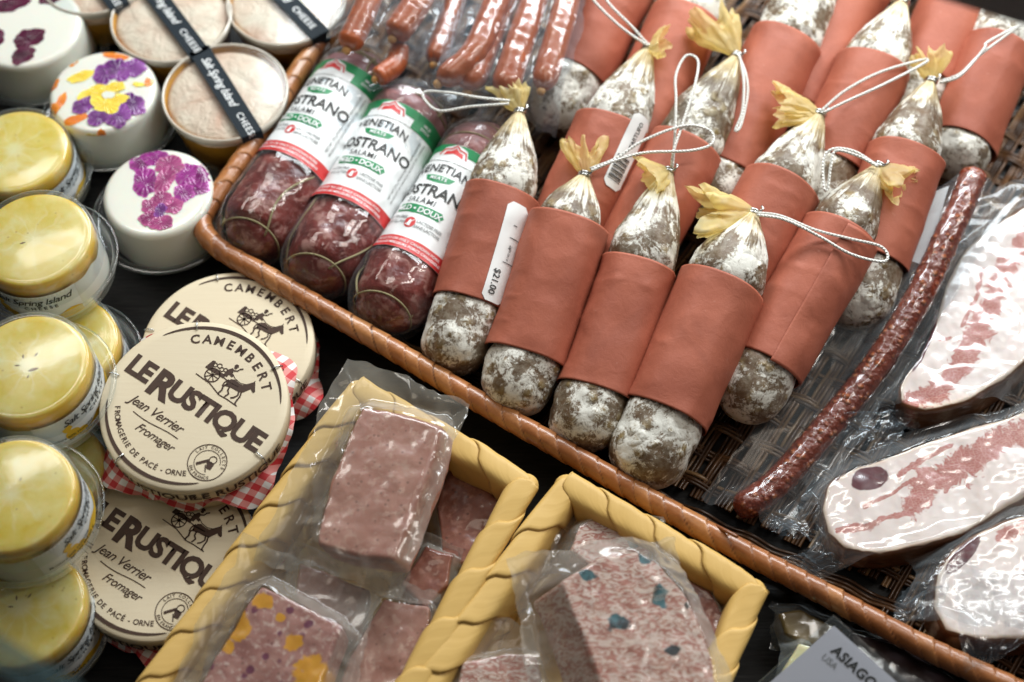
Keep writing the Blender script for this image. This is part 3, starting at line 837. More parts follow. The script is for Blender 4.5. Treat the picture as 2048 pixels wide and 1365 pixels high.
# ------------------------------------------------------------------ salamis
def axis_fn(K, T, bend=0.0, side_bend=0.0):
    k = np.array(P(*K)); t = np.array(P(*T)); L = np.linalg.norm(k-t); a = (k-t)/L
    s = np.cross(a, (0, 0, 1.0)); s /= np.linalg.norm(s); n = np.cross(s, a)
    def C(u):
        u = np.asarray(u, float)
        return t+np.multiply.outer(u, k-t)+np.multiply.outer(4*u*(1-u)*side_bend, s)+np.multiply.outer(4*u*(1-u)*bend, n)
    return C, s, n, a, L
def sal_prof(u, ta, th, kn=.13, pw=1.9):
    r = np.ones_like(u)
    r = np.where(u < ta, np.sqrt(np.clip(1-((ta-u)/ta)**2.2, 0, 1)), r)
    w = np.clip((u-th)/(1-th), 0, 1); r = np.where(u > th, kn+(1-kn)*(1-w**pw)**1.15, r)
    return r
def salami(label, K, T, R, ytop=None, ybot=None, seed=0, mat='salami', frill=None, string=None, side=0.0, th=.70, sticker=None, dent=None, clip=True, knotmat=None, crease=1, name='dry_salami', group='mould-dusted salamis in terracotta paper sleeves', flap=False):
    R *= .955; T = (T[0]-9, T[1], T[2])
    if ytop is not None: ytop += 13; ybot += 9
    C, s, n, a, L = axis_fn(K, T, 0, side)
    base = C(.5); t = root(name, label, 'salami', (base[0], base[1], max(base[2]-R, .004)), group)
    nu, nv = 110, 72
    u = np.r_[np.linspace(0, .2, 36)**1.0, np.linspace(.2, 1, nu-36+1)[1:]]; u = u**1.0
    ang = np.linspace(0, 2*np.pi, nv, endpoint=False)
    ta = R*1.05/L
    pr = sal_prof(u, ta, th)
    U, A = np.meshgrid(u, ang, indexing='ij')
    q = np.stack([np.cos(A).ravel()*R, np.sin(A).ravel()*R, U.ravel()*L], 1)
    r = R*pr[:, None]*np.ones_like(A)
    lump = fbm(q+seed*.31, 75, seed, 3).reshape(A.shape)*.0016+np.clip(ridge(q*np.array([1, 1, .5]), 120, seed+2, 2), -.3, 1).reshape(A.shape)*.0005+fbm(q+seed*.31, 30, seed+3, 2).reshape(A.shape)*.0016
    hw = sstep(th-.05, 1, U)
    ple = fbm(np.stack([np.cos(A).ravel()*3.2, np.sin(A).ravel()*3.2, U.ravel()*1.1+seed], 1), 1.6, seed+7, 3).reshape(A.shape)
    r = r*(1+.17*hw*ple)+lump*np.minimum(pr[:, None]*1.3, 1)
    if ytop is not None:
        tk = lambda y: (T[1]-y)/(T[1]-K[1])
        r = r*(1-.085*(sstep(tk(ybot)-.02, tk(ybot)+.03, U)*sstep(tk(ytop)+.03, tk(ytop)-.02, U)))
    Cc = C(u)
    X = Cc[:, None]+r[..., None]*(np.sin(A)[..., None]*s+np.cos(A)[..., None]*n)
    X = X.reshape(-1, 3); f = gridfaces(nu, nv, True); f = [q_[::-1] for q_ in f]; f.append(tuple(range(nv))); f.append(tuple((nu-1)*nv+k for k in range(nv))[::-1])
    stk = np.stack([np.cos(A).ravel(), np.sin(A).ravel(), U.ravel()*1.3+seed*1.7], 1)
    mesh('casing', X, f, M[mat], t, attrs={'streak': stk, 'head': ((U-th+.12)/(1-th+.12)).clip(0, 1).ravel()})
    kt = C(1.0)
    if clip:
        parts = []
        for k in range(2):
            c_ = C(1.0)+a*(.0012*k-.001); aa = np.linspace(0, 2*np.pi, 30)
            ring = c_+(R*.165)*(np.outer(np.sin(aa), s)+np.outer(np.cos(aa), n))+np.outer(np.sin(aa+k)*.0006, a)
            parts.append(tube(ring, .0009, 8))
        c0 = C(1.0)+n*R*.18
        parts.append(tube(np.array([c0+s*.003-a*.001, c0+s*.0045+a*.003, c0+s*.003+a*.004]), .0008, 8))
        v, f = join(parts); mesh('wire_clip', v, f, M['metal'], t)
    if frill:
        dx, dy, ln, wd = frill
        kk = P(*K); d = np.array(P(K[0]+dx, K[1]+dy, K[2]+.004)-kk); d /= np.linalg.norm(d)
        e1 = np.cross(d, (0, 0, 1.0)); e1 /= np.linalg.norm(e1); e2 = np.cross(e1, d)
        m, q_ = 26, 84; Vv, A = np.meshgrid(np.linspace(0, 1, m), np.linspace(0, 2*np.pi, q_, endpoint=False), indexing='ij')
        cc = np.stack([np.cos(A).ravel()*1.3, np.sin(A).ravel()*1.3, Vv.ravel()*1.2+seed*2.1], 1)
        n1 = fbm(cc, 1.3, seed, 2).reshape(A.shape); n2 = ridge(cc*np.array([1.6, 1.6, .8]), 1.5, seed+5, 1).reshape(A.shape)
        rr = .0022+wd*1.35*(np.sin(Vv*1.9)**.8)*(.8+.75*n1+.45*n2*Vv)+.0012*np.cos(9*A+n1*4)*Vv
        rr = np.maximum(rr, .0012)
        le = ln*1.12*Vv*(.88+.38*n1+.12*n2)
        fb = .4 if seed % 2 else .62
        X = np.array(kt)+d*le[..., None]+rr[..., None]*(np.cos(A)[..., None]*e1+np.sin(A)[..., None]*e2*fb)
        X = X.reshape(-1, 3); X += .0020*np.stack([fbm(X, 150, seed+k, 3) for k in range(3)], 1)*Vv.ravel()[:, None]
        mesh('casing_frill', X, gridfaces(m, q_, True), M['frill'], t)
    if ytop is not None:
        def tt(y): return (T[1]-y)/(T[1]-K[1])
        u0, u1 = tt(ybot), tt(ytop)
        Rs = R*1.07
        def spt(uu, A, off=0.0):
            uu = np.asarray(uu, float); A = np.asarray(A, float)
            q = np.stack([np.cos(A)*R, np.sin(A)*R, uu*L], -1).reshape(-1, 3)+seed
            cr = Rs*(1+.030*np.abs(np.sin(A))**14-.035*np.abs(np.cos(A))**6)
            w = (fbm(q, 28, seed+11, 2)*.0009+np.clip(ridge(q, 34, seed+13, 2)-.35, 0, 1)*.0010).reshape(A.shape)
            en = np.maximum(sstep(.06, 0, uu-u0), sstep(.06, 0, u1-uu))
            rr = cr+w+en*(.0007*np.sin(3*A+seed))
            if dent is not None:
                rr = rr-dent[2]*np.exp(-((uu-dent[0])/.05)**2-((A-dent[1])/.35)**2)
            rr = rr+off
            sk = .010*np.sin(A+seed)*(1 if seed % 2 else -1)*.35
            Cq = C(uu+np.where(uu > (u0+u1)/2, sk, sk*.6))
            return Cq+rr[..., None]*(np.sin(A)[..., None]*s+np.cos(A)[..., None]*n)
        nu, nv = 70, 96
        U, A = np.meshgrid(np.linspace(u0, u1, nu), np.linspace(-np.pi, np.pi, nv, endpoint=False), indexing='ij')
        X = spt(U, A).reshape(-1, 3)
        f = [q_[::-1] for q_ in gridfaces(nu, nv, True)]
        o = mesh('paper_sleeve', X, f, M['paper'], t); md = o.modifiers.new('s', 'SOLIDIFY'); md.thickness = .00045; md.offset = 0
        if flap:
            U, A = np.meshgrid(np.linspace(u0, u1, 50), np.linspace(.15, 1.75, 30), indexing='ij')
            U2 = U+.012*(A-.15)/1.6-.012
            X = spt(U2, A, .0011+.0012*0).reshape(-1, 3)
            f2 = [q_[::-1] for q_ in gridfaces(50, 30)]
            o = mesh('sleeve_flap', X, f2, M['paper'], o); md = o.modifiers.new('s', 'SOLIDIFY'); md.thickness = .0004; md.offset = 0
        if sticker:
            us, As, lw, ww, txt = sticker      # centre along, centre angle, half length (m), half width (m)
            def fn(x, y, off): return spt(us+y/L, As+x/Rs, off+.0004)
            ct = .003; rr = [(-ww+ct, -lw), (ww-ct, -lw), (ww, -lw+ct), (ww, lw-ct), (ww-ct, lw), (-ww+ct, lw), (-ww, lw-ct), (-ww, -lw+ct)]
            st = decal('price_sticker', [poly2(rr)], fn, M['white'], t, .0003, .003)
            sets = []
            if txt == 'price':
                sets.append(place2d(text2d('$21.00', .0060, .012, 0, 1.0), -.0045, -lw+.0125, R_(-90)))
                for yy in (-.006, .010): sets.append(line2([(-.001, yy), (ww-.0005, yy)], .0005))
                sets.append(place2d(text2d('0.142 kg', .0022), .0022, -.001, R_(90)))
                sets.append(place2d(text2d('kg', .003, .02), .002, .004, R_(90))); sets.append(place2d(text2d('1', .0035, .03), .0018, .018, R_(90)))
            else:
                sets.append(place2d(text2d('TARTUFO', .0042, .01), .0018, lw-.014, R_(90)))
                for k in range(16):
                    w_ = .0003+.0005*((k*7) % 3)/2
                    sets.append(poly2([(-ww+.0015, -lw+.005+k*.0011), (ww-.003, -lw+.005+k*.0011), (ww-.003, -lw+.005+k*.0011+w_), (-ww+.0015, -lw+.005+k*.0011+w_)]))
            decal('printing', sets, fn, M['ink'], st, .0006, .003)
    if string:
        stringpx('string', string, t)
    return t

ZT = .030; ZK = .074
SG = 'mould-dusted salamis in terracotta paper sleeves'
# third and farther rows first
salami('salami sleeve entering at the top edge, its dusty tail beside the vacuum-packed thin sausages', (1345, -220, ZK), (1103, 262, .031), .0225, -60, 152, 21, 'salami_pale')
salami('salami cut by the top edge, directly above the salami with a hanging double string', (1470, -180, ZK), (1228, 375, .031), .023, 36, 300, 22, 'salami_pale')
salami('salami whose neck leaves the top edge, right of the big pale yellow frill', (1668, -120, ZK), (1415, 440, .031), .0232, 84, 345, 23, 'salami_pale')
salami('salami showing only paper between two dusty heads at the top edge', (1835, -260, ZK+.002), (1575, 255, .028), .0235, -90, 215, 24)
salami('salami with white string tuft at its knot touching the top edge', (1806, 4, ZK), (1612, 455, .031), .0235, 126, 330, 25, 'salami_pale', (2, -20, .012, .004), None, 0, .66)
salami('salami at the top edge lying nearest the dark shelf, mostly terracotta paper', (2010, -210, ZK), (1805, 270, .028), .0235, -60, 165, 26)
salami('farthest right salami in the top corner, crossed by two strands of string', (2075, -110, ZK), (1905, 352, .031), .0225, 90, 285, 27, 'salami_pale')
# second row
salami('salami with a barcode sticker on its sleeve and string going to the top edge', (1297, 96, ZK), (1085, 590, ZT), .0232, 248, 470, 31, 'salami_pale', (14, -6, .011, .0065),
       [(1296, 92, .078), (1262, 70, .082), (1225, 40, .085), (1188, 2, .088), (1178, -20, .088), (1196, -22, .088), (1222, 12, .087), (1262, 52, .084), (1298, 92, .078)], 0, .64, (.56, .85, .026, .0072, 'bar'))
salami('salami with a large pale yellow frill and a greenish head, string hanging down its right', (1474, 112, ZK), (1215, 610, ZT), .0232, 288, 540, 32, 'salami_dark', (-42, -60, .031, .0105),
       [(1478, 112, .078), (1492, 150, .078), (1495, 190, .076), (1482, 250, .074), (1470, 262, .073), (1484, 225, .076), (1488, 170, .079), (1482, 125, .079)], 0, .62)
salami('heavily dusted salami whose papery frill folds left, string reaching up right', (1640, 228, ZK), (1395, 705, ZT), .0237, 362, 600, 33, 'salami_pale', (-60, -12, .025, .0085),
       [(1640, 224, .078), (1690, 182, .082), (1760, 145, .084), (1845, 120, .083), (1850, 126, .084), (1770, 168, .085), (1700, 200, .083), (1646, 226, .079)], 0, .62)
salami('salami with a small upright frill, its tail lying beside the clear bagged stick', (1862, 162, ZK), (1700, 655, ZT), .0232, 302, 520, 34, 'salami', (-4, -40, .016, .0065),
       [(1884, 162, .078), (1920, 148, .084), (1960, 110, .088), (2030, 58, .088), (2040, 50, .088), (1975, 85, .09), (1968, 98, .09), (1920, 152, .086), (1880, 166, .079)], 0, .64)
# front row
salami('leftmost paper-sleeved salami, with a long price sticker and string loop to the left', (1040, 224, ZK), (902, 748, ZT), .0222, 382, 606, 41, 'salami', (-12, -34, .018, .0065),
       [(1020, 202, .079), (960, 196, .080), (900, 186, .079), (852, 184, .076), (848, 198, .075), (878, 222, .075), (940, 214, .078), (1018, 208, .08)], .003, .66, (.44, .74, .032, .0078, 'price'))
salami('salami with an upright amber frill and smooth sleeve, second along the front rim', (1170, 350, ZK), (1023, 830, ZT), .0236, 440, 712, 42, 'salami', (-2, -50, .021, .0068),
       [(1180, 338, .080), (1230, 318, .084), (1290, 280, .088), (1370, 252, .09), (1420, 262, .09), (1424, 288, .089), (1380, 302, .088), (1290, 306, .086), (1230, 322, .084), (1182, 342, .08)], 0, .70, None, (.48, .2, .0012))
salami('salami between two sleeves at the front, crumpled frill and tall upright string loop', (1338, 342, ZK), (1157, 902, ZT), .0222, 528, 782, 43, 'salami', (-26, 6, .019, .0085),
       [(1345, 335, .08), (1350, 270, .086), (1352, 200, .09), (1352, 150, .091), (1372, 112, .092), (1396, 122, .092), (1390, 170, .091), (1368, 240, .089), (1348, 300, .086), (1343, 335, .08)], .002, .66, None, (.40, .1, .001))
salami('frontmost salami with a wide yellow frill thrown left and the biggest dusty rounded tail', (1508, 426, ZK), (1279, 972, ZT), .0248, 564, 828, 44, 'salami_pale', (-70, -2, .032, .0100),
       [(1512, 426, .08), (1560, 432, .083), (1630, 460, .083), (1700, 478, .082), (1758, 492, .079), (1776, 512, .078), (1762, 524, .078), (1700, 508, .08), (1640, 474, .083), (1570, 440, .084), (1514, 430, .08)], 0, .74, None, (.45, -.1, .0008))
salami('rightmost front salami with creased paper, bow of string and frill drooping right', (1758, 332, ZK), (1478, 838, ZT), .0222, 458, 728, 45, 'salami', (46, 30, .021, .0078),
       [(1752, 330, .08), (1710, 304, .082), (1668, 298, .081), (1648, 318, .078), (1648, 372, .074), (1655, 380, .074), (1662, 330, .08), (1672, 302, .083), (1715, 312, .084), (1756, 334, .081)], 0, .68, None, (.35, .6, .0012), True, None, 1, 'dry_salami', SG, True)

# ------------------------------------------------------------------ branded cooked-look salamis with printed labels
def red_salami(label, K, T, R, yt, yb, rot, seed):
    C, s, n, a, L = axis_fn(K, T)
    b = C(.5); t = root('labelled_salami', label, 'salami', (b[0], b[1], .005), 'dark red salamis with white, green and red labels')
    nu, nv = 100, 80
    u = np.r_[np.linspace(0, .2, 30), np.linspace(.2, 1, 71)[1:]]
    A0 = np.linspace(0, 2*np.pi, nv, endpoint=False)
    pr = sal_prof(u, R*1.15/L, .84, .25, 2.2)
    U, A = np.meshgrid(u, A0, indexing='ij')
    q = np.stack([np.cos(A).ravel()*R, np.sin(A).ravel()*R, U.ravel()*L], 1)+seed
    u0 = (T[1]-yb)/(T[1]-K[1]); u1 = (T[1]-yt)/(T[1]-K[1])
    inn = sstep(u0-.02, u0+.05, U)*sstep(u1+.02, u1-.05, U)
    knots = [.07, u1+.07, .93]
    gro = sum(np.exp(-((U-k-.012*np.sin(A*2+k*9))/.012)**2) for k in knots)
    r = R*pr[:, None]*(1-.05*inn)+(fbm(q, 42, seed, 3).reshape(A.shape)*.0034-.0016*gro)*(1-.7*inn)*np.minimum(1, pr[:, None]*1.4)
    X = C(u)[:, None]+r[..., None]*(np.sin(A)[..., None]*s+np.cos(A)[..., None]*n)
    f = [q_[::-1] for q_ in gridfaces(nu, nv, True)]+[tuple(range(nv)), tuple((nu-1)*nv+k for k in range(nv))[::-1]]
    mesh('casing', X.reshape(-1, 3), f, M['redsalami'], t, attrs={'head': U.ravel()})
    parts = []
    for k in knots:
        aa = np.linspace(0, 2*np.pi, 60); uu = k+.012*np.sin(aa*2+k*9); rr = R*np.interp(uu, u, pr)*1.0+.0001
        parts.append(tube(C(uu)+rr[:, None]*(np.outer(np.sin(aa), s)+np.outer(np.cos(aa), n)), .0006, 6))
    for ph in (.9, -1.3):
        uu = np.linspace(.06, .97, 60); aa = ph+.45*np.sin(uu*9+seed); rr = R*np.interp(uu, u, pr)*(1-.05*((uu > u0)&(uu < u1)))
        parts.append(tube(C(uu)+rr[:, None]*(np.sin(aa)[:, None]*s+np.cos(aa)[:, None]*n), .0007, 6))
    v, f2 = join(parts); mesh('netting', v, f2, M['twine'], t)
    # clear shrink film
    q2 = q*1.0; w = fbm(q2, 60, seed+4, 3).reshape(A.shape)
    rf = R*np.maximum(pr, .30)[:, None]+.0014+.0016*np.clip(ridge(q2*np.array([1, 1, .45]), 75, seed+8, 3).reshape(A.shape), 0, 1)*(1-.75*inn)+.0006*w
    rf = rf-.0012*inn
    X = C(u*1.06-.03)[:, None]+rf[..., None]*(np.sin(A)[..., None]*s+np.cos(A)[..., None]*n)
    mesh('shrink_film', X.reshape(-1, 3), gridfaces(nu, nv, True), M['bag_tight'], t)
    # label
    RL = R*1.035; um = (u0+u1)/2; H = (u1-u0)*L/2
    def fn(x, y, off):
        x = np.asarray(x, float); y = np.asarray(y, float); A = x/RL+rot; uu = um+y/L
        q = np.stack([np.cos(A)*RL, np.sin(A)*RL, uu*L], -1)+seed
        w = .0011*fbm(q, 55, seed+2, 3)+.0012*np.clip(ridge(q, 40, seed+3, 2)-.4, 0, 1)
        edge = sstep(H*.85, H, np.abs(y))*.0006
        return C(uu)+(RL+w+edge+off)[:, None]*(np.sin(A)[:, None]*s+np.cos(A)[:, None]*n)
    X_, Y_ = np.meshgrid(np.linspace(-.060, .060, 90), np.linspace(-H, H, 60), indexing='ij')
    lb = mesh('paper_label', fn(X_.ravel(), Y_.ravel(), 0.0), [q_[::-1] for q_ in gridfaces(90, 60)], M['label'], t)
    o1, o2, o3 = .00018, .00036, .00054
    k = H/.039
    def strip(y0, y1, x0=-.0595, x1=.0595): return poly2([(x, y0) for x in np.linspace(x0, x1, 30)]+[(x, y1) for x in np.linspace(x1, x0, 30)])
    decal('green_band', [strip(H-.0125*k, H-.0002, -.0595, -.018), strip(H-.0062*k, H-.0002, -.018, .0165), strip(H-.0125*k, H-.0002, .0165, .0595)], fn, M['green_print'], lb, o1)
    decal('red_band', [strip(-H+.0002, -H+.0085*k)], fn, M['red_print'], lb, o1)
    gs = [poly2([(-.011, .0155*k), (.011, .0155*k), (.0085, .0118*k), (.002, .0102*k), (-.002, .0102*k), (-.0085, .0118*k)]),
          poly2([(-.016, -.0075*k), (.015, -.0075*k), (.0175, -.0100*k), (.015, -.0135*k), (-.016, -.0135*k), (-.0185, -.0105*k)])]
    decal('green_banner', gs, fn, M['green_print'], lb, o1)
    hs = [line2([(-.0095, H-.0085*k), (-.0075, H-.0042*k), (-.003, H-.0034*k), (0, H-.0010*k), (.003, H-.0034*k), (.0075, H-.0042*k), (.0095, H-.0085*k)], .0011),
          poly2([(-.007, H-.0085*k), (-.006, H-.0052*k), (-.003, H-.0048*k), (0, H-.0026*k), (.003, H-.0048*k), (.006, H-.0052*k), (.007, H-.0085*k), (0, H-.0066*k)])]
    hb = decal('white_arch', [poly2([(-.017, H-.0126*k), (-.017, H-.0085*k), (-.010, H-.0070*k), (-.008, H-.0028*k), (0, H-.0002), (.008, H-.0028*k), (.010, H-.0070*k), (.0165, H-.0085*k), (.0165, H-.0126*k)])], fn, M['label'], lb, o2)
    decal('roof_emblem', hs, fn, M['red_print'], lb, o3)
    def arcl(x, y, c): return y-c*(x**2)
    tx = []
    v_, f_ = text2d('VENETIAN', .0078*k, .012, 0, 1.02); v_ = v_.copy(); v_[:, 1] += .0182*k-28*v_[:, 0]**2*.25; tx.append((v_, f_))
    tx.append(place2d(text2d('NOSTRANO', .0102*k, .018, 0, 1.0), 0, .0006*k)); tx.append(place2d(text2d('SALAMI', .0054*k, .002, 0, 1.1), -.002, -.0058*k))
    decal('black_lettering', tx, fn, M['ink'], lb, o3)
    decal('grey_lettering', [place2d(text2d('GLUTEN FREE', .0027*k, .01, 0, .9), -.0118, -.0182*k), place2d(text2d('SANS GLUTEN', .0027*k, .01, 0, .9), -.0118, -.0215*k),
          place2d(text2d('LACTOSE FREE', .0027*k, .01, 0, .9), .0125, -.0195*k), place2d(text2d('SANS LACTOSE', .0027*k, .01, 0, .9), .0125, -.0228*k)]+
          [poly2([(-.033, y*k), (-.024, y*k), (-.024, (y+w)*k), (-.033, (y+w)*k)]) for y, w in [(-.022+i*.0015, .0004+.0004*((i*5) % 3)/2) for i in range(12)]]+
          [place2d(text2d('NET WT 175 g POIDS NET KEEP REFRIGERATED', .0022*k, .01), .029, .0, R_(90)), place2d(text2d('PRODUCT OF CANADA PRODUIT DU CANADA', .0022*k, .01), .0325, .0, R_(90))], fn, M['ink_grey'], lb, o2)
    decal('white_lettering', [place2d(text2d('MEATS', .0034*k, .02, 0, 1.15), 0, .0122*k), place2d(text2d('MILD • DOUX', .0052*k, .02, 0, .95), -.0005, -.0124*k),
          place2d(text2d('WE ARE PROUD TO USE ONLY CANADIAN PORK', .0024*k, .01), 0, -H+.0050*k), place2d(text2d('NOUS UTILISONS LES MEILLEURS PORCS CANADIENS', .0024*k, .01), 0, -H+.0020*k),
          place2d(text2d('MILD', .0026*k, .02), .027, H-.006*k), place2d(text2d('DOUX', .0026*k, .02), .027, H-.0092*k)], fn, M['label'], lb, o3)
    decal('red_emblem', [disc2(-.0005, -.0203*k, .0036*k)], fn, M['red_print'], lb, o1)
    decal('bottle_emblem', [poly2([(-.0016, -.0228*k), (.0006, -.0228*k), (.0006, -.0202*k), (-.0001, -.0185*k), (-.0009, -.0185*k), (-.0016, -.0202*k)]), line2([(-.003, -.0225*k), (.002, -.0181*k)], .0005)], fn, M['label'], lb, o2)
    return t
RS = [red_salami('dark red salami with printed label, lying in the corner of the tray by the rim', (745, 120, .036), (484, 508, .030), .0262, 182, 366, -.30, 3),
      red_salami('dark red salami with printed label, middle of the three', (850, 188, .036), (617, 578, .030), .0262, 262, 452, -.12, 5),
      red_salami('dark red salami with printed label, half covered by a terracotta sleeve', (995, 262, .036), (748, 652, .030), .0255, 352, 552, -.26, 8)]

# ------------------------------------------------------------------ thin smoked sausages in vacuum packs
def stick(pts, rpx, parent, seed=0, name='sausage', mat='sausage'):
    p = resample(cr_curve([P(*q) for q in pts], 120), 90); u = np.linspace(0, 1, 90)
    R = rpx*.95/2844
    r = R*np.sqrt(np.clip(1-np.clip((u-.90)/.10, 0, 1)**2.2, .02, 1)); r *= (1+.05*np.sin(u*5+seed))
    th_ = np.linspace(0, 2*np.pi, 20, endpoint=False)
    q = np.stack([np.tile(np.cos(th_), 90), np.tile(np.sin(th_), 90), np.repeat(u*22, 20)], 1)
    rr = r[:, None]*(1+.05*fbm(q+seed, 1.6, seed, 3).reshape(90, 20))
    v, f = tube(p, rr, 20)
    o = mesh(name, v, f, M[mat], parent)
    tp = p[-1]+(p[-1]-p[-4])/np.linalg.norm(p[-1]-p[-4])*.0008
    tv, tf = lathe([(.0001, -.003), (R*.3, -.002), (R*.36, 0), (R*.25, .0018), (.0001, .0024)], tp, 12); mesh('tip', tv, tf, M['sausage_tip'], o)
    return o
def stick_pack(label, sticks, corners, seed, wr=.0016, extra=()):
    b = P(sum(c[0] for c in corners)/4, max(20, sum(c[1] for c in corners)/4), 0)
    t = root('sausage_pack', label, 'sausage pack', b, 'vacuum packs of thin smoked sausages')
    ss = [stick(p, r, t, seed+k) for k, (p, r) in enumerate(sticks)]
    film(corners, ss+list(extra), t, n=120, slope=1.1, wr=wr, seed=seed, mat='bag_cool', edge=.07, curl=.005)
    return t
bodies = [c for r in RS for c in r.children if c.name.startswith('shrink_film')]
stick_pack('vacuum pack of two thin smoked sausages nearest the tray rim', [([(775, -90, .088), (735, 10, .082), (694, 98, .074)], 25), ([(880, -90, .088), (838, 0, .083), (786, 76, .078)], 27), ([(800, 96, .066), (790, 130, .066), (752, 158, .066)], 20)],
           [(722, -120, .070), (935, -110, .072), (858, 178, .052), (655, 120, .052)], 3, .0018, bodies)
stick_pack('vacuum pack of one thin smoked sausage between the two other packs', [([(935, -90, .070), (905, 20, .068), (868, 128, .066)], 23)],
           [(880, -110, .066), (985, -110, .066), (925, 215, .052), (735, 190, .052)], 9, .0020, bodies)
stick_pack('vacuum pack of three thin smoked sausages beside the dusty salamis', [([(1040, -120, .088), (995, 0, .086), (945, 110, .082), (878, 166, .076)], 27), ([(1045, -90, .078), (985, 60, .076), (945, 150, .074), (935, 182, .07)], 29),
           ([(1110, -120, .088), (1062, 20, .084), (1005, 190, .076)], 27), ([(1165, -120, .086), (1130, 20, .082), (1083, 180, .074)], 25)],
           [(975, -130, .074), (1215, -130, .070), (1112, 285, .046), (850, 255, .050)], 14, .0018, bodies)

# ------------------------------------------------------------------ long dry sausage in a clear bag
t = root('bagged_dry_sausage', 'long thin dark red dried sausage in a narrow clear bag, lying diagonally', 'dried sausage', P(1700, 760, .005))
pts = [(1952, 342, .056), (1905, 450, .052), (1840, 590, .043), (1750, 735, .032), (1650, 860, .024), (1560, 960, .019), (1508, 1002, .017), (1468, 1016, .017)]
p = resample(cr_curve([P(*q) for q in pts], 400), 340); u = np.linspace(0, 1, 340); ns = 36; th_ = np.linspace(0, 2*np.pi, ns, endpoint=False)
Rr = .0086*np.sqrt(np.clip(1-np.clip((u-.97)/.03, 0, 1)**2, .03, 1))*np.sqrt(np.clip(1-np.clip((.02-u)/.02, 0, 1)**2, .05, 1))
q = np.stack([np.tile(np.cos(th_), 340), np.tile(np.sin(th_), 340), np.repeat(u*42, ns)], 1)
rr = Rr[:, None]*(1+.07*fbm(q, 1.7, 5, 3).reshape(340, ns)+.04*ridge(q, 3.0, 8, 2).reshape(340, ns))
v, f = tube(p, rr, ns); ds = mesh('sausage', v, f, M['drysausage'], t)
st = mesh('white_sticker', [P(1838, 396, .050), P(1898, 372, .052), P(1850, 532, .044), P(1795, 512, .042)], [(3, 2, 1, 0)], M['white'], t, False)
film([(1862, 372, .050), (2052, 372, .052), (1585, 1080, .014), (1400, 1000, .013)], [ds], t, n=170, slope=1.0, wr=.0011, seed=21, edge=.03, curl=.003, gap=.0005, mat='bag')

# ------------------------------------------------------------------ cured pork pieces
def pork(label, outline, z, ext, lean, dark, corners, seed, fx=()):
    cx = sum(o[0] for o in outline)/len(outline); cy = sum(o[1] for o in outline)/len(outline)
    t = root('cured_pork_pack', label, 'cured pork', P(cx, cy, .005), 'vacuum-packed pieces of cured pork fat')
    ol = [tuple(o) for o in outline]+[tuple(outline[0])]
    def mk(px, V):
        r = np.zeros(len(px))
        for pts, w in lean:
            d = segd(px, pts); wn = w*(1+.35*vn(np.stack([px[:, 0], px[:, 1], px[:, 0]*0], 1), 1/45, seed))
            r = np.maximum(r, np.clip(1.05-d/wn*.55, 0, 1))
        g_ = np.zeros(len(px))
        for (x, y, rx, ry, ro) in dark:
            c, s_ = math.cos(ro), math.sin(ro); X = (px[:, 0]-x)*c+(px[:, 1]-y)*s_; Y = -(px[:, 0]-x)*s_+(px[:, 1]-y)*c
            g_ = np.maximum(g_, np.clip(1.5-np.sqrt((X/rx)**2+(Y/ry)**2), 0, 1))
        b = np.clip(1-segd(px, ol)/13, 0, 1)
        return np.stack([r, g_, b], 1)
    o = slab('meat', outline, z, ext, 'pork', t, mk, 70, 220, .004, .0012, seed, smooth_corner=True)
    film(corners, [o], t, n=150, slope=1.2, wr=.0011, seed=seed, edge=.06, curl=.007, mat='bag')
    for k, qd in enumerate(fx): sheet(qd, 'film_flap', 'bag_cool', t, 40, .0008, seed+k, .005)
    return t
pork('thick white cured pork slice with pink streak, at the right edge behind the dried sausage', [(1796, 770), (1838, 712), (1868, 640), (1892, 560), (1935, 490), (2000, 440), (2080, 400), (2220, 410), (2180, 600), (2090, 690), (2010, 760), (1930, 805), (1850, 822), (1800, 806)], .036, (.004, -.001, -.026),
     [([(1830, 800), (1880, 775), (1925, 715), (1960, 655), (1985, 600), (2010, 545), (2060, 470)], 24), ([(1965, 540), (1955, 590), (1925, 650)], 5), ([(1880, 680), (1900, 676)], 5)], [(1850, 690, 8, 60, .4)],
     [(1880, 400, .02), (2240, 360, .02), (2150, 800, .012), (1745, 850, .012)], 31,
     [[(1740, 770, .020), (1850, 800, .024), (1830, 860, .020), (1700, 900, .022)]])
pork('white slice of cured pork with a dark red muscle spot at its tip', [(1640, 1020), (1655, 968), (1700, 940), (1790, 905), (1900, 866), (2010, 835), (2120, 800), (2240, 800), (2240, 940), (2110, 960), (2010, 1020), (1930, 1066), (1850, 1092), (1760, 1108), (1690, 1098), (1655, 1066)], .032, (.003, -.001, -.024),
     [([(1835, 1000), (1870, 960), (1920, 925), (1985, 892), (2060, 860)], 27), ([(1676, 1062), (1720, 1056), (1765, 1040)], 8), ([(1765, 1040), (1815, 1026), (1850, 1010)], 5), ([(1728, 1012), (1780, 990), (1826, 958)], 4), ([(1800, 950), (1850, 915), (1905, 890)], 6), ([(1900, 945), (1890, 985)], 6)], [(1738, 958, 38, 24, -.35), (1668, 952, 14, 14, 0)],
     [(1610, 930, .016), (2260, 740, .02), (2230, 1010, .014), (1600, 1175, .012)], 36,
     [[(1640, 985, .026), (1660, 1080, .030), (1560, 1075, .018), (1520, 1040, .016)], [(1690, 830, .030), (1830, 815, .026), (1790, 885, .028), (1670, 895, .022)], [(1548, 1120, .012), (1640, 1090, .030), (1690, 1140, .020), (1600, 1160, .010)]])
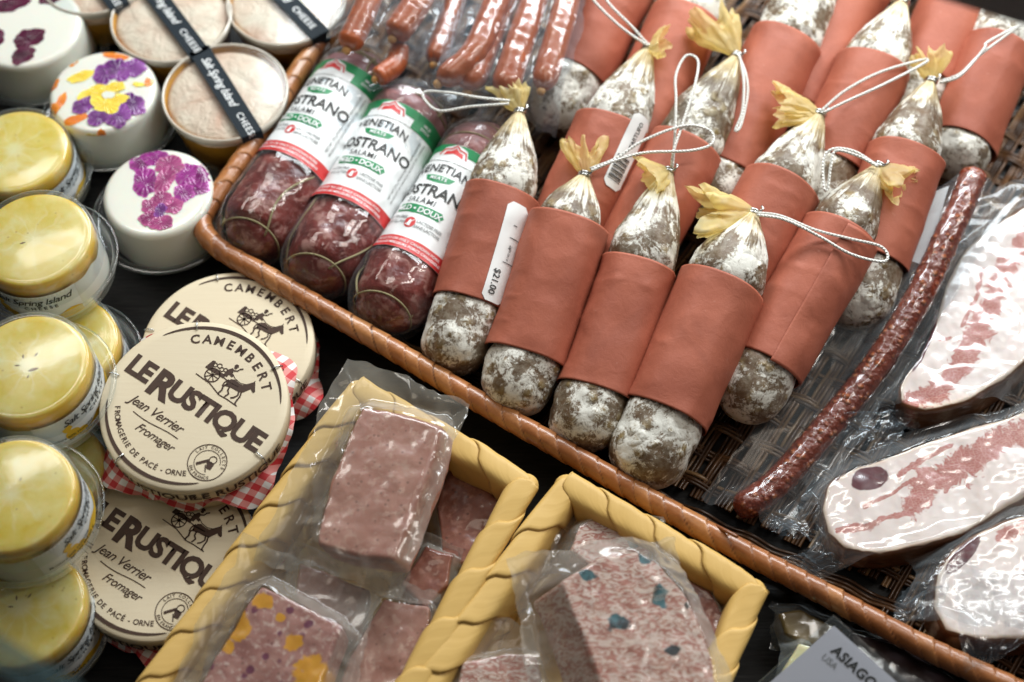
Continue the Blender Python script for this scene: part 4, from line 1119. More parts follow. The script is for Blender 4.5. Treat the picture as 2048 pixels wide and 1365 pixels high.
pork('pale piece of cured pork with purplish rind, in the bottom right corner of the tray', [(1866, 1215), (1872, 1150), (1900, 1100), (1960, 1060), (2040, 1030), (2220, 1020), (2220, 1260), (2060, 1280), (1960, 1280), (1890, 1262)], .036, (.001, -.001, -.028),
     [([(2000, 1070), (2060, 1050)], 14)], [(1925, 1110, 16, 50, .75)],
     [(1830, 1060, .014), (2240, 980, .02), (2230, 1330, .012), (1800, 1260, .014)], 44,
     [[(1800, 1190, .020), (1900, 1130, .046), (1880, 1230, .040), (1780, 1250, .036)], [(1910, 1120, .052), (2120, 1160, .05), (2040, 1290, .046), (1925, 1345, .040)]])

# ------------------------------------------------------------------ pates
PG = 'vacuum-packed pieces of pate'
def pate(label, outline, z, ext, mat, corners, seed, spots=(), wr=.0012, slope=1.2, curl=.004, filmmat='bag_loose', rnd=.002, edge=.05):
    cx = sum(o[0] for o in outline)/len(outline); cy = sum(o[1] for o in outline)/len(outline)
    t = root('pate_pack', label, 'pate', P(cx, min(cy, 1340), .006), PG)
    def mk(px, V):
        r = np.zeros(len(px)); q3 = np.stack([px[:, 0], px[:, 1], px[:, 0]*0+seed], 1)
        nz_ = 1+.55*fbm(q3, 1/16, seed, 3)
        for (x, y, rx, ry) in spots: r = np.maximum(r, np.clip(1.45-nz_*np.sqrt(((px[:, 0]-x)/rx)**2+((px[:, 1]-y)/ry)**2)*.95, 0, 1))
        return np.stack([r, r*0, r*0], 1)
    o = slab('pate', outline, z, ext, mat, t, mk, 60, 200, rnd, .0012, seed)
    if corners: film(corners, [o], t, n=130, slope=slope, wr=wr, seed=seed, edge=edge, curl=curl, mat=filmmat)
    return t
pate('pate piece in the shadow under the right end of the left yellow basket', [(905, 912), (950, 925), (1004, 962), (1008, 1010), (962, 1120), (890, 1140), (872, 1010)], .032, (.001, 0, -.02), 'pate_red', [(885, 870, .024), (1045, 950, .026), (985, 1180, .02), (835, 1130, .02)], 51)
pate('small red pate piece wedged beneath the large pink pate slice', [(850, 1090), (905, 1110), (895, 1170), (850, 1215), (800, 1170)], .036, (0, 0, -.018), 'pate_red', [(800, 1050, .03), (925, 1100, .032), (910, 1210, .028), (770, 1220, .028)], 52)
pate('dark orange pate piece between the large pink slice and the vegetable terrine', [(600, 1125), (740, 1180), (720, 1290), (640, 1260), (590, 1190)], .038, (0, 0, -.018), 'pate', [(585, 1080, .032), (770, 1150, .034), (735, 1310, .03), (560, 1240, .03)], 53)
pate('flat pink pate piece beside the vegetable terrine, against the basket wall', [(768, 1195), (862, 1215), (850, 1290), (805, 1400), (790, 1460), (650, 1460), (690, 1330)], .044, (0, 0, -.02), 'pate', [(735, 1140, .04), (880, 1190, .04), (850, 1480, .038), (630, 1480, .038)], 54)
pate('large smooth pink pate slice on top of the basket, under a glossy clear bag', [(722, 812), (800, 822), (882, 850), (872, 900), (832, 1010), (790, 1120), (705, 1112), (632, 1088), (642, 1020), (668, 940), (700, 862)], .070, (.0075, -.001, -.021), 'pate',
     [(698, 712, .064), (938, 822, .058), (806, 1205, .056), (508, 1112, .056)], 55, wr=.0015, curl=.006, slope=.95, rnd=.0035)
pate('vegetable terrine slice with orange pieces at the bottom of the basket', [(522, 1170), (600, 1208), (684, 1252), (652, 1345), (600, 1470), (350, 1460), (432, 1312)], .066, (.002, -.001, -.022), 'pate_orange',
     [(492, 1072, .056), (760, 1190, .056), (690, 1500, .054), (290, 1470, .054)], 56, [(527, 1203, 24, 15), (478, 1248, 22, 36), (456, 1292, 12, 16), (590, 1282, 21, 17), (628, 1352, 34, 40), (562, 1236, 11, 8)], slope=1.0, rnd=.0022)
pate('reddish pate piece with a blueberry-dark spot, at the back of the right basket', [(1140, 1098), (1158, 1050), (1215, 1030), (1262, 1050), (1300, 1085), (1296, 1140), (1200, 1150)], .046, (0, 0, -.02), 'pate_blue', [(1110, 1010, .036), (1325, 1040, .036), (1350, 1170, .036), (1090, 1150, .036)], 61, [(1268, 1080, 16, 14)])
pate('red pate piece leaning on the right wall of the right basket', [(1360, 1150), (1420, 1180), (1452, 1240), (1436, 1310), (1395, 1290)], .040, (0, 0, -.02), 'pate_red', [(1330, 1110, .034), (1470, 1170, .034), (1462, 1350, .03), (1380, 1340, .03)], 62)
pate('red pate piece with a dark spot at the bottom of the right basket', [(1010, 1308), (1072, 1312), (1095, 1420), (1080, 1470), (900, 1470), (922, 1322)], .050, (0, -.001, -.022), 'pate_blue', [(912, 1222, .044), (1065, 1250, .046), (1120, 1480, .042), (860, 1480, .042)], 63, [(1095, 1352, 12, 10)], curl=.002)
pate('marbled pink pate slice with five blue-black spots', [(1122, 1166), (1196, 1117), (1280, 1102), (1322, 1130), (1370, 1184), (1398, 1250), (1424, 1318), (1442, 1420), (1222, 1430), (1180, 1310), (1142, 1212)], .078, (-.015, -.003, -.024), 'pate_blue',
     [(1006, 1122, .064), (1350, 1076, .060), (1478, 1440, .056), (1075, 1470, .056)], 64, [(1175, 1148, 15, 13), (1290, 1118, 14, 12), (1319, 1190, 14, 20), (1237, 1248, 24, 14), (1347, 1300, 20, 11), (1374, 1213, 6, 7)], slope=.9, curl=.005)

# ------------------------------------------------------------------ round wooden cheese boxes
def horse_cart():
    P_ = []
    def pl(*a): P_.append(poly2(a))
    # cart body, wheel, load
    pl((-.50, .02), (-.46, .22), (-.40, .24), (-.36, .10), (-.05, .10), (-.05, .02))
    P_.append(arc2(.135, .16, 0, 360, 40, False, -.27, -.04)); P_.append(disc2(-.27, -.04, .035, 12))
    for k in range(8):
        a = k*math.pi/4; P_.append(line2([(-.27, -.04), (-.27+.14*math.cos(a), -.04+.14*math.sin(a))], .018))
    for x, y, r in ((-.36, .17, .05), (-.27, .20, .055), (-.19, .16, .05), (-.12, .19, .045)): P_.append(arc2(r-.018, r, 0, 360, 18, False, x, y))
    # driver
    pl((-.10, .08), (-.09, .22), (-.03, .30), (.03, .28), (.04, .20), (.09, .17), (.08, .13), (.0, .15), (-.01, .08))
    P_.append(disc2(.015, .345, .035, 14)); pl((-.035, .36), (.065, .375), (.06, .385), (.03, .42), (-.02, .41))
    P_.append(line2([(.03, .27), (.09, .30), (.11, .36), (.16, .40)], .028)); P_.append(line2([(.05, .20), (.16, .14), (.30, .12), (.42, .16)], .014))
    P_.append(line2([(-.05, .04), (.10, .02), (.32, .03)], .02))
    # horse
    pl((.06, .0), (.09, .09), (.16, .12), (.28, .10), (.36, .11), (.44, .20), (.50, .27), (.545, .28), (.60, .20), (.655, .13), (.64, .09), (.585, .105), (.545, .13), (.50, .05), (.46, -.02), (.36, -.05), (.22, -.055), (.15, -.07), (.09, -.09))
    pl((.50, .27), (.515, .33), (.535, .28))
    for pts, w in (([(.10, -.03), (.06, -.12), (.09, -.20), (.07, -.29), (.10, -.30)], .036), ([(.17, -.05), (.19, -.14), (.25, -.19), (.22, -.28)], .034),
                   ([(.38, -.03), (.42, -.12), (.38, -.20), (.33, -.24)], .032), ([(.43, -.01), (.47, -.12), (.47, -.22), (.48, -.30), (.51, -.30)], .032), ([(.07, .06), (.03, -.03), (.04, -.12)], .03)):
        P_.append(line2(pts, w))
    P_.append(line2([(-.56, -.19), (-.2, -.21), (.1, -.31), (.3, -.30), (.55, -.315)], .02))
    return P_
def wood_box(label, cx, cy, z, R, H, rot_px, tilt=(0, 0), seed=0, frill_a=(0.6, 4.0)):
    c = np.array(P(cx, cy, z)); t = root('round_cheese_box', label, 'cheese box', (c[0], c[1], max(z-H, 0)), 'round camembert boxes of pale wood')
    d = P(cx+rot_px[0], cy+rot_px[1], z)-P(cx, cy, z); ang = math.atan2(d.y, d.x)
    Rm = (Matrix.Rotation(tilt[0], 3, 'X')@Matrix.Rotation(tilt[1], 3, 'Y')@Matrix.Rotation(ang, 3, 'Z')); A3 = np.array(Rm)
    def T_(v): return np.asarray(v, float)@A3.T+c
    def top(x, y, off): return T_(np.stack([x, y, np.full(len(x), off)+.00002*0], 1))
    v, f = lathe([(.0001, -H), (R*.965, -H), (R*.975, -H+.0006), (R*.975, -.010), (R*.97, -.009)], (0, 0, 0), 96); side = mesh('box_base', T_(v), f, M['wood'], t)
    v, f = lathe([(R-.0005, -.0145), (R+.0002, -.0142), (R+.0004, -.0060), (R+.0002, -.0008), (R-.0006, 0), (R*.9, .0001), (R*.5, .0001), (.0001, .0001)], (0, 0, 0), 110, wob=.004, seed=seed); lid = mesh('lid', T_(v), f, M['wood'], t)
    k = R
    sets = [arc2(.905*k, .945*k, 33, 150, 60), arc2(.905*k, .945*k, -150, -48, 60)]
    sets += arctext('CAMEMBERT', .735*k, 88, .150*k, .022, True, 1.28)
    sets += arctext('FROMAGERIE DE PACÉ - ORNE', .835*k, -101, .083*k, .012, False, 1.06)
    sets.append(place2d(text2d('LE', .325*k, .042, 0, .92, 1.0), -.735*k, -.09*k)); sets.append(place2d(text2d('R', .43*k, .045, 0), -.42*k, -.155*k))
    sets.append(place2d(text2d('USTIQUE', .325*k, .042, 0, .90, 1.0), .285*k, -.09*k))
    sets.append(place2d(text2d('Jean Verrier', .155*k, .004, .35, .92), -.26*k, -.36*k)); sets.append(place2d(text2d('Fromager', .135*k, .003, .35, .92), -.10*k, -.575*k))
    sets.append(line2([((-.48+.075*i)*k, (-.425-.012*math.sin(i*.7))*k) for i in range(9)], .009*k))
    hc = horse_cart()
    for v, f in hc: sets.append((v*.55*k+np.array([.10*k, .40*k]), f))
    sx, sy = .545*k, -.46*k
    sets += [arc2(.200*k, .210*k, 0, 360, 60, False, sx, sy), arc2(.135*k, .142*k, 20, 300, 40, False, sx, sy)]
    for v, f in arctext('LAIT COLLECTÉ', .158*k, 88, .047*k, .012, True, 1.25)+arctext('EN FRANCE', .19*k, -92, .047*k, .012, False, 1.15): sets.append((v+np.array([sx, sy]), f))
    sets += [(v+np.array([sx, sy]), f) for v, f in [line2([(-.09*k, -.075*k), (.0, .03*k)], .03*k), arc2(.035*k, .045*k, 0, 360, 24, False, .035*k, .055*k), poly2([(-.01*k, .01*k), (.03*k, -.06*k), (.08*k, -.05*k), (.075*k, .02*k), (.03*k, .03*k)]), line2([(.0, -.03*k), (.05*k, -.10*k)], .012*k)]]
    decal('burnt_print', sets, top, M['burn'], lid, .00035, .02)
    # print round the side
    def sidef(x, y, off):
        a = x/R; rr = R*.9985+off+.0008
        return T_(np.stack([rr*np.cos(a), rr*np.sin(a), y], 1))
    ss = []
    for a0 in (-.2, -1.25, 2.0, 3.6): ss += [place2d(text2d('LE RUSTIQUE', .0098, .02, 0, 1.0), a0*R-.01, -.0118)]
    for v, f in ss: pass
    decal('side_print', ss, sidef, M['burn'], lid, .0002, .003)
    for q, aa in enumerate((8, 74, 140, 205, 268)):
        a = R_(aa-15*seed*.3); e = np.array([math.cos(a), math.sin(a)])
        pts = [np.r_[e*(R*.90), .0004], np.r_[e*(R*.905), .0012], np.r_[e*(R*.985), .0010], np.r_[e*(R+.0012), -.001], np.r_[e*(R+.0013), -.0065], np.r_[e*(R+.0004), -.007]]
        v, f = tube(T_(np.array(pts)), .00042, 6); mesh('staple', v, f, M['metal'], t)
    # gingham paper that peeps out between box and lid
    n_, m_ = 200, 26; aa = np.linspace(0, 2*np.pi, n_, endpoint=False); rr = np.linspace(0, 1, m_)
    q = np.stack([np.cos(aa)*1.6, np.sin(aa)*1.6, np.full(n_, seed*2.2)], 1)
    corner = .012*np.clip(np.cos(4*(aa+.5+seed))*1.0, 0, 1)**1.5
    ext = .0005+corner+.004*fbm(q, 1.6, seed, 3); ext = np.maximum(ext, .001)
    V = []; UVp = []
    for s_ in rr:
        r_ = R*.93+(R*.07+ext)*s_; zz = -.0165-.006*s_+(.0035*np.sin(aa*11+seed)+.004*fbm(q, 3.5, seed+3, 2))*s_
        X = np.stack([r_*np.cos(aa), r_*np.sin(aa), zz], 1); V.append(X); UVp.append(np.stack([X[:, 0], X[:, 1]*1.0+zz*.8, zz*0], 1))
    mesh('gingham_liner', T_(np.vstack(V)), gridfaces(m_, n_, True), M['gingham'], t, attrs={'uvp': np.vstack(UVp)})
    return t
RC = .0527
wood_box('round wooden box with burnt lettering, partly hidden behind the upper one, near the tray rim', 455, 690, .034, RC*.985, .030, (93, 55), (0, 0), 1)
wood_box('round wooden box with burnt lettering, underneath, its right side hidden by the yellow basket', 322, 1102, .034, RC*.99, .030, (95, 58), (0, 0), 2)
wood_box('round wooden box with burnt lettering, lying on top of the two others', 388, 808, .066, RC, .030, (93, 57), (R_(2), R_(1.5)), 3)

# ------------------------------------------------------------------ white cheeses topped with pressed flowers
def pet2(cx, cy, rx, ry, rot, seed=0, n=40):
    a = np.linspace(0, 2*np.pi, n, endpoint=False); rg = random.Random(seed)
    w = 1+.12*np.sin(2*a+rg.random()*6)+.07*np.sin(5*a+rg.random()*6)+.04*np.sin(9*a+rg.random()*6)
    w *= 1-.35*np.exp(-((a-np.pi)/.7)**2)*.8
    v = np.stack([rx*w*np.cos(a), ry*w*np.sin(a)], 1)
    return place2d((v, [tuple(range(n))]), cx, cy, rot)
def clear_cup(t, c, r0, h, name='clear_cup', mat='cup', flange=.010):
    v, f = lathe([(r0*.9, .0012), (r0+.001, .0015), (r0+.0035, .004), (r0+.0045, h*.55), (r0+.0055, h*.6), (r0+flange, h*.62), (r0+flange+.0008, h*.60), (r0+flange, h*.58)], c, 72)
    f = f[:-2]; mesh(name, v, f, M[mat], t)
def flower_cheese(label, cx, cy, zt, R, h, petals, seed):
    c = np.array(P(cx, cy, zt)); c[2] = zt-h; t = root('flower_cheese', label, 'cheese', c, 'small white cheeses decorated with pressed flowers')
    v, f = lathe(roundprof(R, h, .0042, R*.985, R*1.03), c, 80, wob=.006, seed=seed); mesh('cheese', v, f, M['curd'], t)
    f0 = 2844/((c-np.array(cam_loc))@np.array(c_fw))
    for k, (mt, sets) in enumerate(petals):
        conv = []
        for s_ in sets:
            v, f = s_; conv.append((v, f))
        def fn(x, y, off):
            r = np.sqrt(x*x+y*y); over = np.clip(r-(R*.985-.0042), 0, .0041); z = zt+.0001+off-(.0042-np.sqrt(np.maximum(.0042**2-over**2, 0)))
            sc1 = np.where(r > R*.985-.0002, (R*.985-.0002)/np.maximum(r, 1e-6), 1)
            return np.stack([c[0]+x*sc1, c[1]+y*sc1, z], 1)
        for i_, cv in enumerate(conv): decal('petal', [cv], fn, M[mt], t, .00015+.00020*k+.00002*i_, .004)
    clear_cup(t, c+np.array([0, 0, -.001]), R*1.03, .022)
    return t
def PX(cx, cy, z, px, py): # pixel -> local 2d on the cheese top
    a = P(px, py, z)-P(cx, cy, z); return a.x, a.y
def petpx(C0, px, py, rx, ry, deg, seed=0):
    x, y = PX(*C0, px, py); k = .93/2844; return pet2(x, y, rx*k*1.15, ry*k*1.28, R_(deg), seed)
C1 = (315, 384, .045)
flower_cheese('small white round cheese with magenta petals on top, against the tray corner', *C1, .0355, .036, [
    ('pet_magenta', [petpx(C1, 280, 325, 24, 20, 40, 1), petpx(C1, 312, 318, 22, 22, 80, 2), petpx(C1, 288, 366, 22, 30, 10, 3), petpx(C1, 372, 350, 25, 22, 20, 4), petpx(C1, 392, 378, 20, 20, 90, 5), petpx(C1, 366, 388, 22, 15, 20, 6), petpx(C1, 405, 350, 15, 24, 0, 14)]),
    ('pet_rose', [petpx(C1, 338, 334, 22, 24, 60, 7), petpx(C1, 328, 360, 16, 28, -10, 8), petpx(C1, 300, 415, 18, 15, 0, 9), petpx(C1, 342, 412, 20, 16, 30, 10), petpx(C1, 298, 440, 18, 15, 40, 11), petpx(C1, 322, 448, 17, 18, 80, 12), petpx(C1, 324, 400, 15, 18, 70, 13)]),
    ('pet_purple', [petpx(C1, 320, 422, 12, 12, 0, 15)])], 1)
C2 = (205, 182, .046)
flower_cheese('small white round cheese with a purple and yellow pansy and orange petals on top', *C2, .0362, .037, [
    ('pet_orange', [petpx(C2, 228, 112, 26, 7, -15, 1), petpx(C2, 145, 125, 12, 8, 40, 2), petpx(C2, 105, 170, 9, 16, -20, 3), petpx(C2, 120, 205, 8, 22, -15, 4), petpx(C2, 150, 240, 26, 8, 30, 5), petpx(C2, 297, 165, 10, 8, 0, 6), petpx(C2, 280, 218, 5, 12, 0, 7), petpx(C2, 200, 268, 8, 10, 0, 8), petpx(C2, 108, 218, 8, 12, 0, 9)]),
    ('pet_yellow', [petpx(C2, 160, 155, 28, 10, 35, 10), petpx(C2, 178, 272, 16, 7, 0, 11), petpx(C2, 276, 170, 12, 5, 0, 12), petpx(C2, 180, 190, 30, 14, 40, 13)]),
    ('pet_purple', [petpx(C2, 210, 148, 26, 22, 20, 14), petpx(C2, 235, 142, 24, 24, 60, 15), petpx(C2, 265, 140, 22, 24, 90, 16), petpx(C2, 262, 210, 26, 22, 0, 17), petpx(C2, 168, 212, 26, 16, 30, 18), petpx(C2, 236, 232, 26, 20, -40, 19), petpx(C2, 196, 236, 26, 14, 20, 20)]),
    ('pet_yellow', [petpx(C2, 205, 190, 28, 14, 35, 21), petpx(C2, 212, 212, 22, 22, 80, 22), petpx(C2, 236, 200, 20, 10, 0, 23), petpx(C2, 232, 176, 18, 10, 20, 24)]),
    ('curd', [petpx(C2, 216, 192, 12, 8, 10, 25)])], 2)
C3 = (52, 52, .046)
flower_cheese('small white round cheese with dark purple petals on top, in the top left corner', *C3, .0385, .037, [
    ('pet_dark', [petpx(C3, 55, 78, 30, 22, 15, 1), petpx(C3, 44, 112, 26, 16, 20, 2), petpx(C3, 20, 10, 34, 18, 20, 3), petpx(C3, 95, 0, 20, 12, 0, 4), petpx(C3, -5, 75, 14, 18, 0, 5)])], 3)

# ------------------------------------------------------------------ soft cheeses in orange cups with a black paper band
def band_cheese(label, cx, cy, zt, R, h, ang_px, seed, shift=0.0):
    c = np.array(P(cx, cy, zt)); c[2] = zt-h; t = root('cup_cheese', label, 'cheese', c, 'bloomy cheeses in orange cups with a black band')
    v, f = lathe([(.0001, 0), (R*.80, 0), (R*.84, .001), (R*.97, h-.004), (R*.99, h-.0035), (R*.99, h-.002)], c, 80); f = f[:-1]; mesh('cup', v, f, M['orange_cup'], t)
    cz = c+np.array([0, 0, h-.006]); v, f = lathe([(.0001, -.01), (R*.92, -.01), (R*.955, -.002), (R*.93, .0012), (R*.86, .0026), (R*.5, .0032), (R*.2, .003), (.0001, .003)], cz, 80, wob=.01, seed=seed); mesh('cheese', v, f, M['rind'], t)
    v, f = lathe([(R*.985, h-.006), (R*1.01, h-.0055), (R*1.018, h-.001), (R*1.0, h+.0004), (R*.975, h), (R*.97, h-.001)], c, 96); f = f[:-2]; mesh('lid_rim', v, f, M['rimplastic'], t)
    v, f = lathe([(R*.975, h-.0004), (R*.6, h-.0001), (.0001, h)], c, 64); f = f[:-2]+f[-1:]; mesh('clear_lid', v, f, M['lid'], t)
    d = P(cx+ang_px[0], cy+ang_px[1], zt)-P(cx, cy, zt); an = math.atan2(d.y, d.x); ca, sa = math.cos(an), math.sin(an)
    def fn(x, y, off):
        lim = R*1.025; z = np.where(np.abs(x) > lim, zt+.0008-(np.abs(x)-lim), zt+.0008)+off; xx = np.clip(x, -lim, lim)
        return np.stack([c[0]+xx*ca-y*sa, c[1]+xx*sa+y*ca, z], 1)
    w = .0072; b = decal('paper_band', [poly2([(x, -w) for x in np.linspace(-R*1.3, R*1.3, 24)]+[(x, w) for x in np.linspace(R*1.3, -R*1.3, 24)])], fn, M['band'], t, 0.0, .003)
    decal('band_lettering', [place2d(text2d('Salt Spring Island', .0082, .004, .35, .88), -.009+shift, -.0025), place2d(text2d('CHEESE', .0064, .006, 0, 1.15), .034+shift, -.0022)], fn, M['label'], b, .0003, .004)
    return t
band_cheese('bloomy cheese in an orange cup with black band, nearest the tray rim', 450, 183, .047, .0412, .040, (128, 205), 1, .000)
band_cheese('orange-cupped cheese with black band, cut by the top edge beside the dark-petal cheese', 342, 32, .047, .0410, .040, (126, 168), 2, -.006)
band_cheese('orange-cupped cheese with black band, half behind the tray rim at the top', 572, 0, .047, .0408, .040, (126, 130), 3, -.012)
band_cheese('orange cup of cheese of which only the lower side shows at the top edge', 188, -55, .047, .0385, .040, (120, 160), 4)

# ------------------------------------------------------------------ lemon-topped cheeses in clear tubs
def lemon_cheese(label, cx, cy, zt, R, h, lab_deg, seed, seeds=(), mirror=False, lid=True):
    c = np.array(P(cx, cy, zt)); c[2] = zt-h; t = root('lemon_cheese', label, 'cheese', c, 'small cheeses under yellow lemon jelly in clear tubs')
    v, f = lathe(roundprof(R*.985, h-.006, .003, R*.955, R*.99), c, 80, wob=.006, seed=seed); mesh('cheese', v, f, M['curd'], t)
    pr = [(R*.972, h-.013), (R*.968, h-.006), (R*.955, h-.0025), (R*.93, h-.0008), (R*.90, h-.0002), (R*.8, h+.0002), (R*.6, h+.0006), (R*.3, h+.0008), (.0001, h+.0008)]
    v, f = lathe(pr, c, 80); n = 80; ed = np.repeat([1, .9, .6, .4, .15, 0, 0, 0, 0], n)
    # ragged lower edge
    v = v.copy(); a = np.arctan2(v[:n, 1]-c[1], v[:n, 0]-c[0]); v[:n, 2] += .0035*fbm(np.stack([np.cos(a)*2, np.sin(a)*2, a*0+seed], 1), 1.5, seed, 2)
    mesh('lemon_jelly', v, f, M['jelly'], t, attrs={'edge': ed})
    for k, (dx, dy, dg, L) in enumerate(seeds):
        x, y = PX(cx, cy, zt, cx+dx, cy+dy); a_ = R_(dg)
        v, f = lathe([(.0001, -L), (L*.22, -L*.5), (L*.30, 0), (L*.2, L*.6), (.0001, L)], (0, 0, 0), 10); v = v[:, [2, 0, 1]]*np.array([1, 1, .35])
        v = v@np.array([[math.cos(a_), math.sin(a_), 0], [-math.sin(a_), math.cos(a_), 0], [0, 0, 1]])+np.array([c[0]+x, c[1]+y, c[2]+h+.0006]); mesh('lemon_seed', v, f, M['seed'], t)
    # side label
    def fn(x, y, off):
        a = R_(lab_deg)+x/R; rr = R*.992+off+.0006
        return np.stack([c[0]+rr*np.cos(a), c[1]+rr*np.sin(a), c[2]+y], 1)
    X, Y = np.meshgrid(np.linspace(-.033, .033, 40), np.linspace(.004, h-.009, 10), indexing='ij')
    lb = mesh('side_label', fn(X.ravel(), Y.ravel(), 0), [q[::-1] for q in gridfaces(40, 10)], M['label'], t)
    hm = h-.009
    decal('yellow_print', [poly2([(x, .0045) for x in np.linspace(-.008, .0325, 14)]+[(x, .0105+.002*math.sin(x*300)) for x in np.linspace(.0325, -.008, 14)]), disc2(-.014, .0125, .0045), disc2(-.0085, .0095, .0036), pet2(-.016, .019, .004, .0022, .6)], fn, M['yellow_print'], lb, .0002, .003)
    decal('black_lettering', [place2d(text2d('Salt Spring Island', .0078, .004, .35, .9), .006, hm-.0085), place2d(text2d('CHEESE', .0042, .01, 0, 1.5), .010, hm-.0135), place2d(text2d('Moisture 60% Humidité', .0030, .004), -.015, .0105), place2d(text2d('MF 19% MG', .0030, .004), -.010, .0072), place2d(text2d('150 g', .0040, .01), .000, .0055)], fn, M['ink'], lb, .0003, .003)
    clear_cup(t, c+np.array([0, 0, -.0005]), R*1.01, h*.75, 'clear_tub', 'cup', .0075)
    v, f = lathe([(R*1.012, h*.45), (R*1.008, h-.003), (R*.985, h+.0012), (R*.94, h+.0026), (R*.90, h+.0022), (R*.85, h+.0026), (R*.5, h+.0042), (.0001, h+.0048)], c, 90); f = f[:-2]+f[-1:]; mesh('clear_lid', v, f, M['lid'], t)
    return t
sd = [(-8, -18, 100, .0028), (18, -22, 60, .0028), (-20, 0, 180, .0028), (12, 8, 20, .0040), (2, 22, 70, .0026)]
SEL = [(k[0], k[1], k[2], k[3]) for k in sd]
lemon_cheese('yellow lemon-topped cheese lowest in the left stack, behind the top two', 30, 232+70, .050, .0350, .040, -20, 1)
lemon_cheese('yellow lemon-topped cheese half hidden between two tubs beside the gingham paper', 122, 688, .046, .0350, .040, -40, 2)
lemon_cheese('yellow lemon-topped cheese almost hidden beneath two tubs, its edge beside the front wooden box', 92, 940, .044, .0345, .040, -20, 3)
lemon_cheese('yellow lemon-topped cheese lowest in the picture, near the bottom left corner', 42, 1215, .050, .0350, .040, -38, 4, SEL[:3])
lemon_cheese('yellow lemon-topped tub with a barcode-like label, above the one with the seed star', 68, 478, .090, .0348, .040, -100, 5, [(-22, 10, 20, .0030)])
lemon_cheese('yellow lemon-topped tub whose jelly shows a star of brown lemon seeds', 55, 733, .092, .0350, .040, -28, 6, SEL)
lemon_cheese('yellow lemon-topped tub with pale jelly, third down the left edge', 22, 990, .094, .0345, .040, -12, 7, [(20, -30, 80, .0026), (12, 30, 60, .0022)])

# ------------------------------------------------------------------ bottom right: sign and wrapped wedges
def card_sign():
    cs = [(1668, 1252, .062), (1905, 1465, .066), (1730, 1640, .040), (1478, 1420, .040)]
    q = [np.array(P(*p_)) for p_ in cs]
    t = root('price_sign', 'grey-white card sign reading ASIAGO USA in a clear holder', 'sign', P(1690, 1330, .03))
    ex = (q[1]-q[0])/np.linalg.norm(q[1]-q[0]); ey = (q[0]-q[3])/np.linalg.norm(q[0]-q[3]); nn = np.cross(ex, ey); nn /= np.linalg.norm(nn)
    L = np.linalg.norm(q[1]-q[0]); Hh = np.linalg.norm(q[3]-q[0])
    def fn(x, y, off): return q[0]+np.outer(x, ex)+np.outer(y, ey)+nn*off
    def plate(g_, off, th):
        x = np.array([-g_, L+g_, L+g_, -g_]); y = np.array([g_, g_, -Hh-g_, -Hh-g_]); a = fn(x, y, off); b = fn(x, y, off-th)
        return np.vstack([a, b]), [(3, 2, 1, 0), (4, 5, 6, 7), (0, 1, 5, 4), (1, 2, 6, 5), (2, 3, 7, 6), (3, 0, 4, 7)]
    v, f = plate(0, 0, .0006); cd = mesh('card', v, f, M['card'], t, False)
    v, f = plate(.004, .0016, .003); o = mesh('clear_holder', v, f, M['cup'], t, False); bv = o.modifiers.new('b', 'BEVEL'); bv.width = .0009; bv.segments = 3
    decal('lettering', [place2d(text2d('ASIAGO', .0073, .03, 0, 1.06, 1.0, 'LEFT'), .0085, -.0112)], fn, M['ink'], cd, .0003, .02)
    decal('small_lettering', [place2d(text2d('USA', .0050, .004, 0, 1.0, 1.0, 'LEFT'), .0075, -.0170)], fn, M['ink_grey'], cd, .0003, .02)
card_sign()
def wedge(name, label, cat, outline, z, ext, mat, corners, seed, grp=None):
    cx = sum(o[0] for o in outline)/len(outline); cy = sum(o[1] for o in outline)/len(outline)
    t = root(name, label, cat, P(cx, min(cy, 1340), .003), grp)
    o = slab('wedge', outline, z, ext, mat, t, None, 30, 120, .0025, .0008, seed)
    film(corners, [o], t, n=90, slope=1.5, wr=.0013, seed=seed, mat='bag', curl=.002)
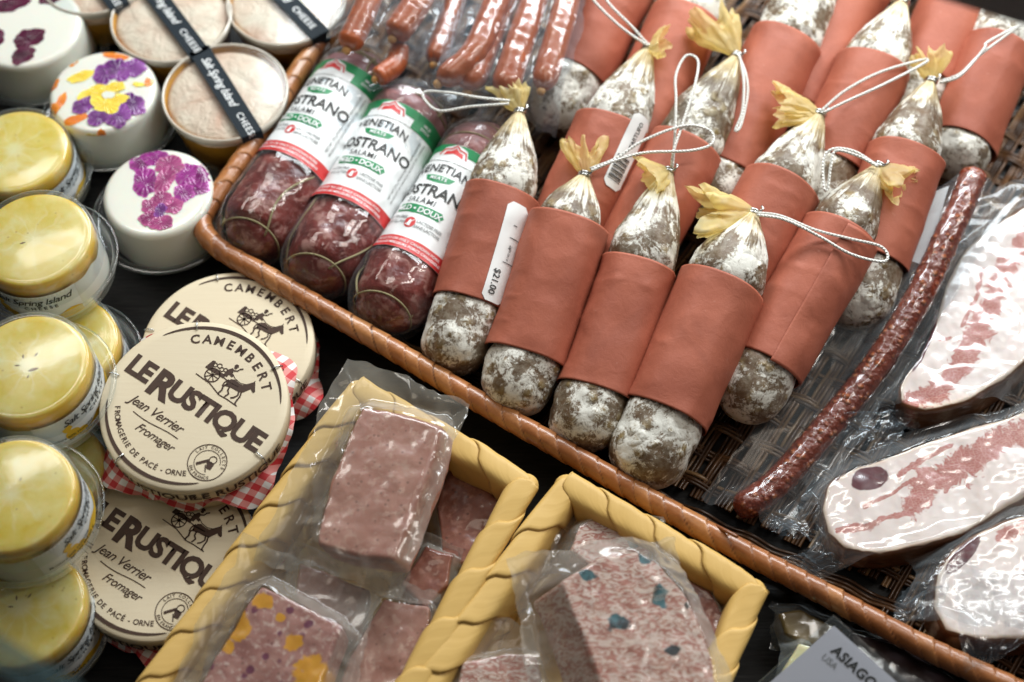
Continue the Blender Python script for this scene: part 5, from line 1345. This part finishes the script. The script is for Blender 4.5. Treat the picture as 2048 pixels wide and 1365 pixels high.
wedge('cheese_wedge', 'olive-brown wrapped cheese wedge against the tray rim, behind the sign', 'cheese wedge', [(1556, 1226), (1600, 1218), (1690, 1262), (1640, 1300), (1570, 1268)], .026, (0, 0, -.022), 'brown_rind', [(1540, 1205, .012), (1710, 1240, .012), (1690, 1330, .012), (1540, 1300, .012)], 71)
wedge('cheese_wedge', 'pale yellow wrapped cheese wedge left of the sign at the bottom edge', 'cheese wedge', [(1600, 1285), (1625, 1292), (1600, 1345), (1570, 1430), (1545, 1420), (1565, 1340)], .034, (0, 0, -.030), 'pale_cheese', [(1560, 1262, .008), (1650, 1280, .012), (1620, 1450, .008), (1525, 1440, .008)], 72)
wedge('wrapped_block', 'dark wrapped block under the tray rim, right of the sign', 'wrapped cheese', [(1700, 1262), (1800, 1290), (1900, 1350), (2000, 1420), (1990, 1480), (1780, 1480), (1720, 1380)], .022, (0, 0, -.02), 'dark_pack', [(1680, 1245, .004), (2040, 1400, .004), (2040, 1520, .004), (1680, 1500, .004)], 73)

# orange cable tie end on the rim
t = stringpx('reed_end', [(1432, 1052, .040), (1452, 1062, .044), (1475, 1074, .047)], None, .0011, 20, 'rattan'); tag(t, 'short orange reed end poking up from the tray rim', 'reed end')

# display case: glass edge in the bottom left corner, dark shelf edge in the top right one
def bar_between(name, label, cat, a, b, w, h, mat):
    a = np.array(a); b = np.array(b); d = (b-a)/np.linalg.norm(b-a); s = np.cross(d, (0, 0, 1.)); s /= np.linalg.norm(s); u = np.cross(s, d)
    V = [p_+s*x*w+u*y*h for p_ in (a, b) for x, y in ((-.5, -.5), (.5, -.5), (.5, .5), (-.5, .5))]
    o = mesh(name, V, [(3, 2, 1, 0), (4, 5, 6, 7), (0, 1, 5, 4), (1, 2, 6, 5), (2, 3, 7, 6), (3, 0, 4, 7)], M[mat], None, False)
    bv = o.modifiers.new('b', 'BEVEL'); bv.width = .0015; bv.segments = 3; tag(o, label, cat); return o
bar_between('glass_pane', 'greenish glass pane edge across the bottom left corner', 'glass pane', P(-120, 1235, .30), P(190, 1425, .30), .006, .05, 'glass')
bar_between('shelf_edge', 'dark grey shelf edge across the top right corner', 'shelf', P(1800, -118, .36), P(2300, 34, .36), .030, .02, 'shelf')
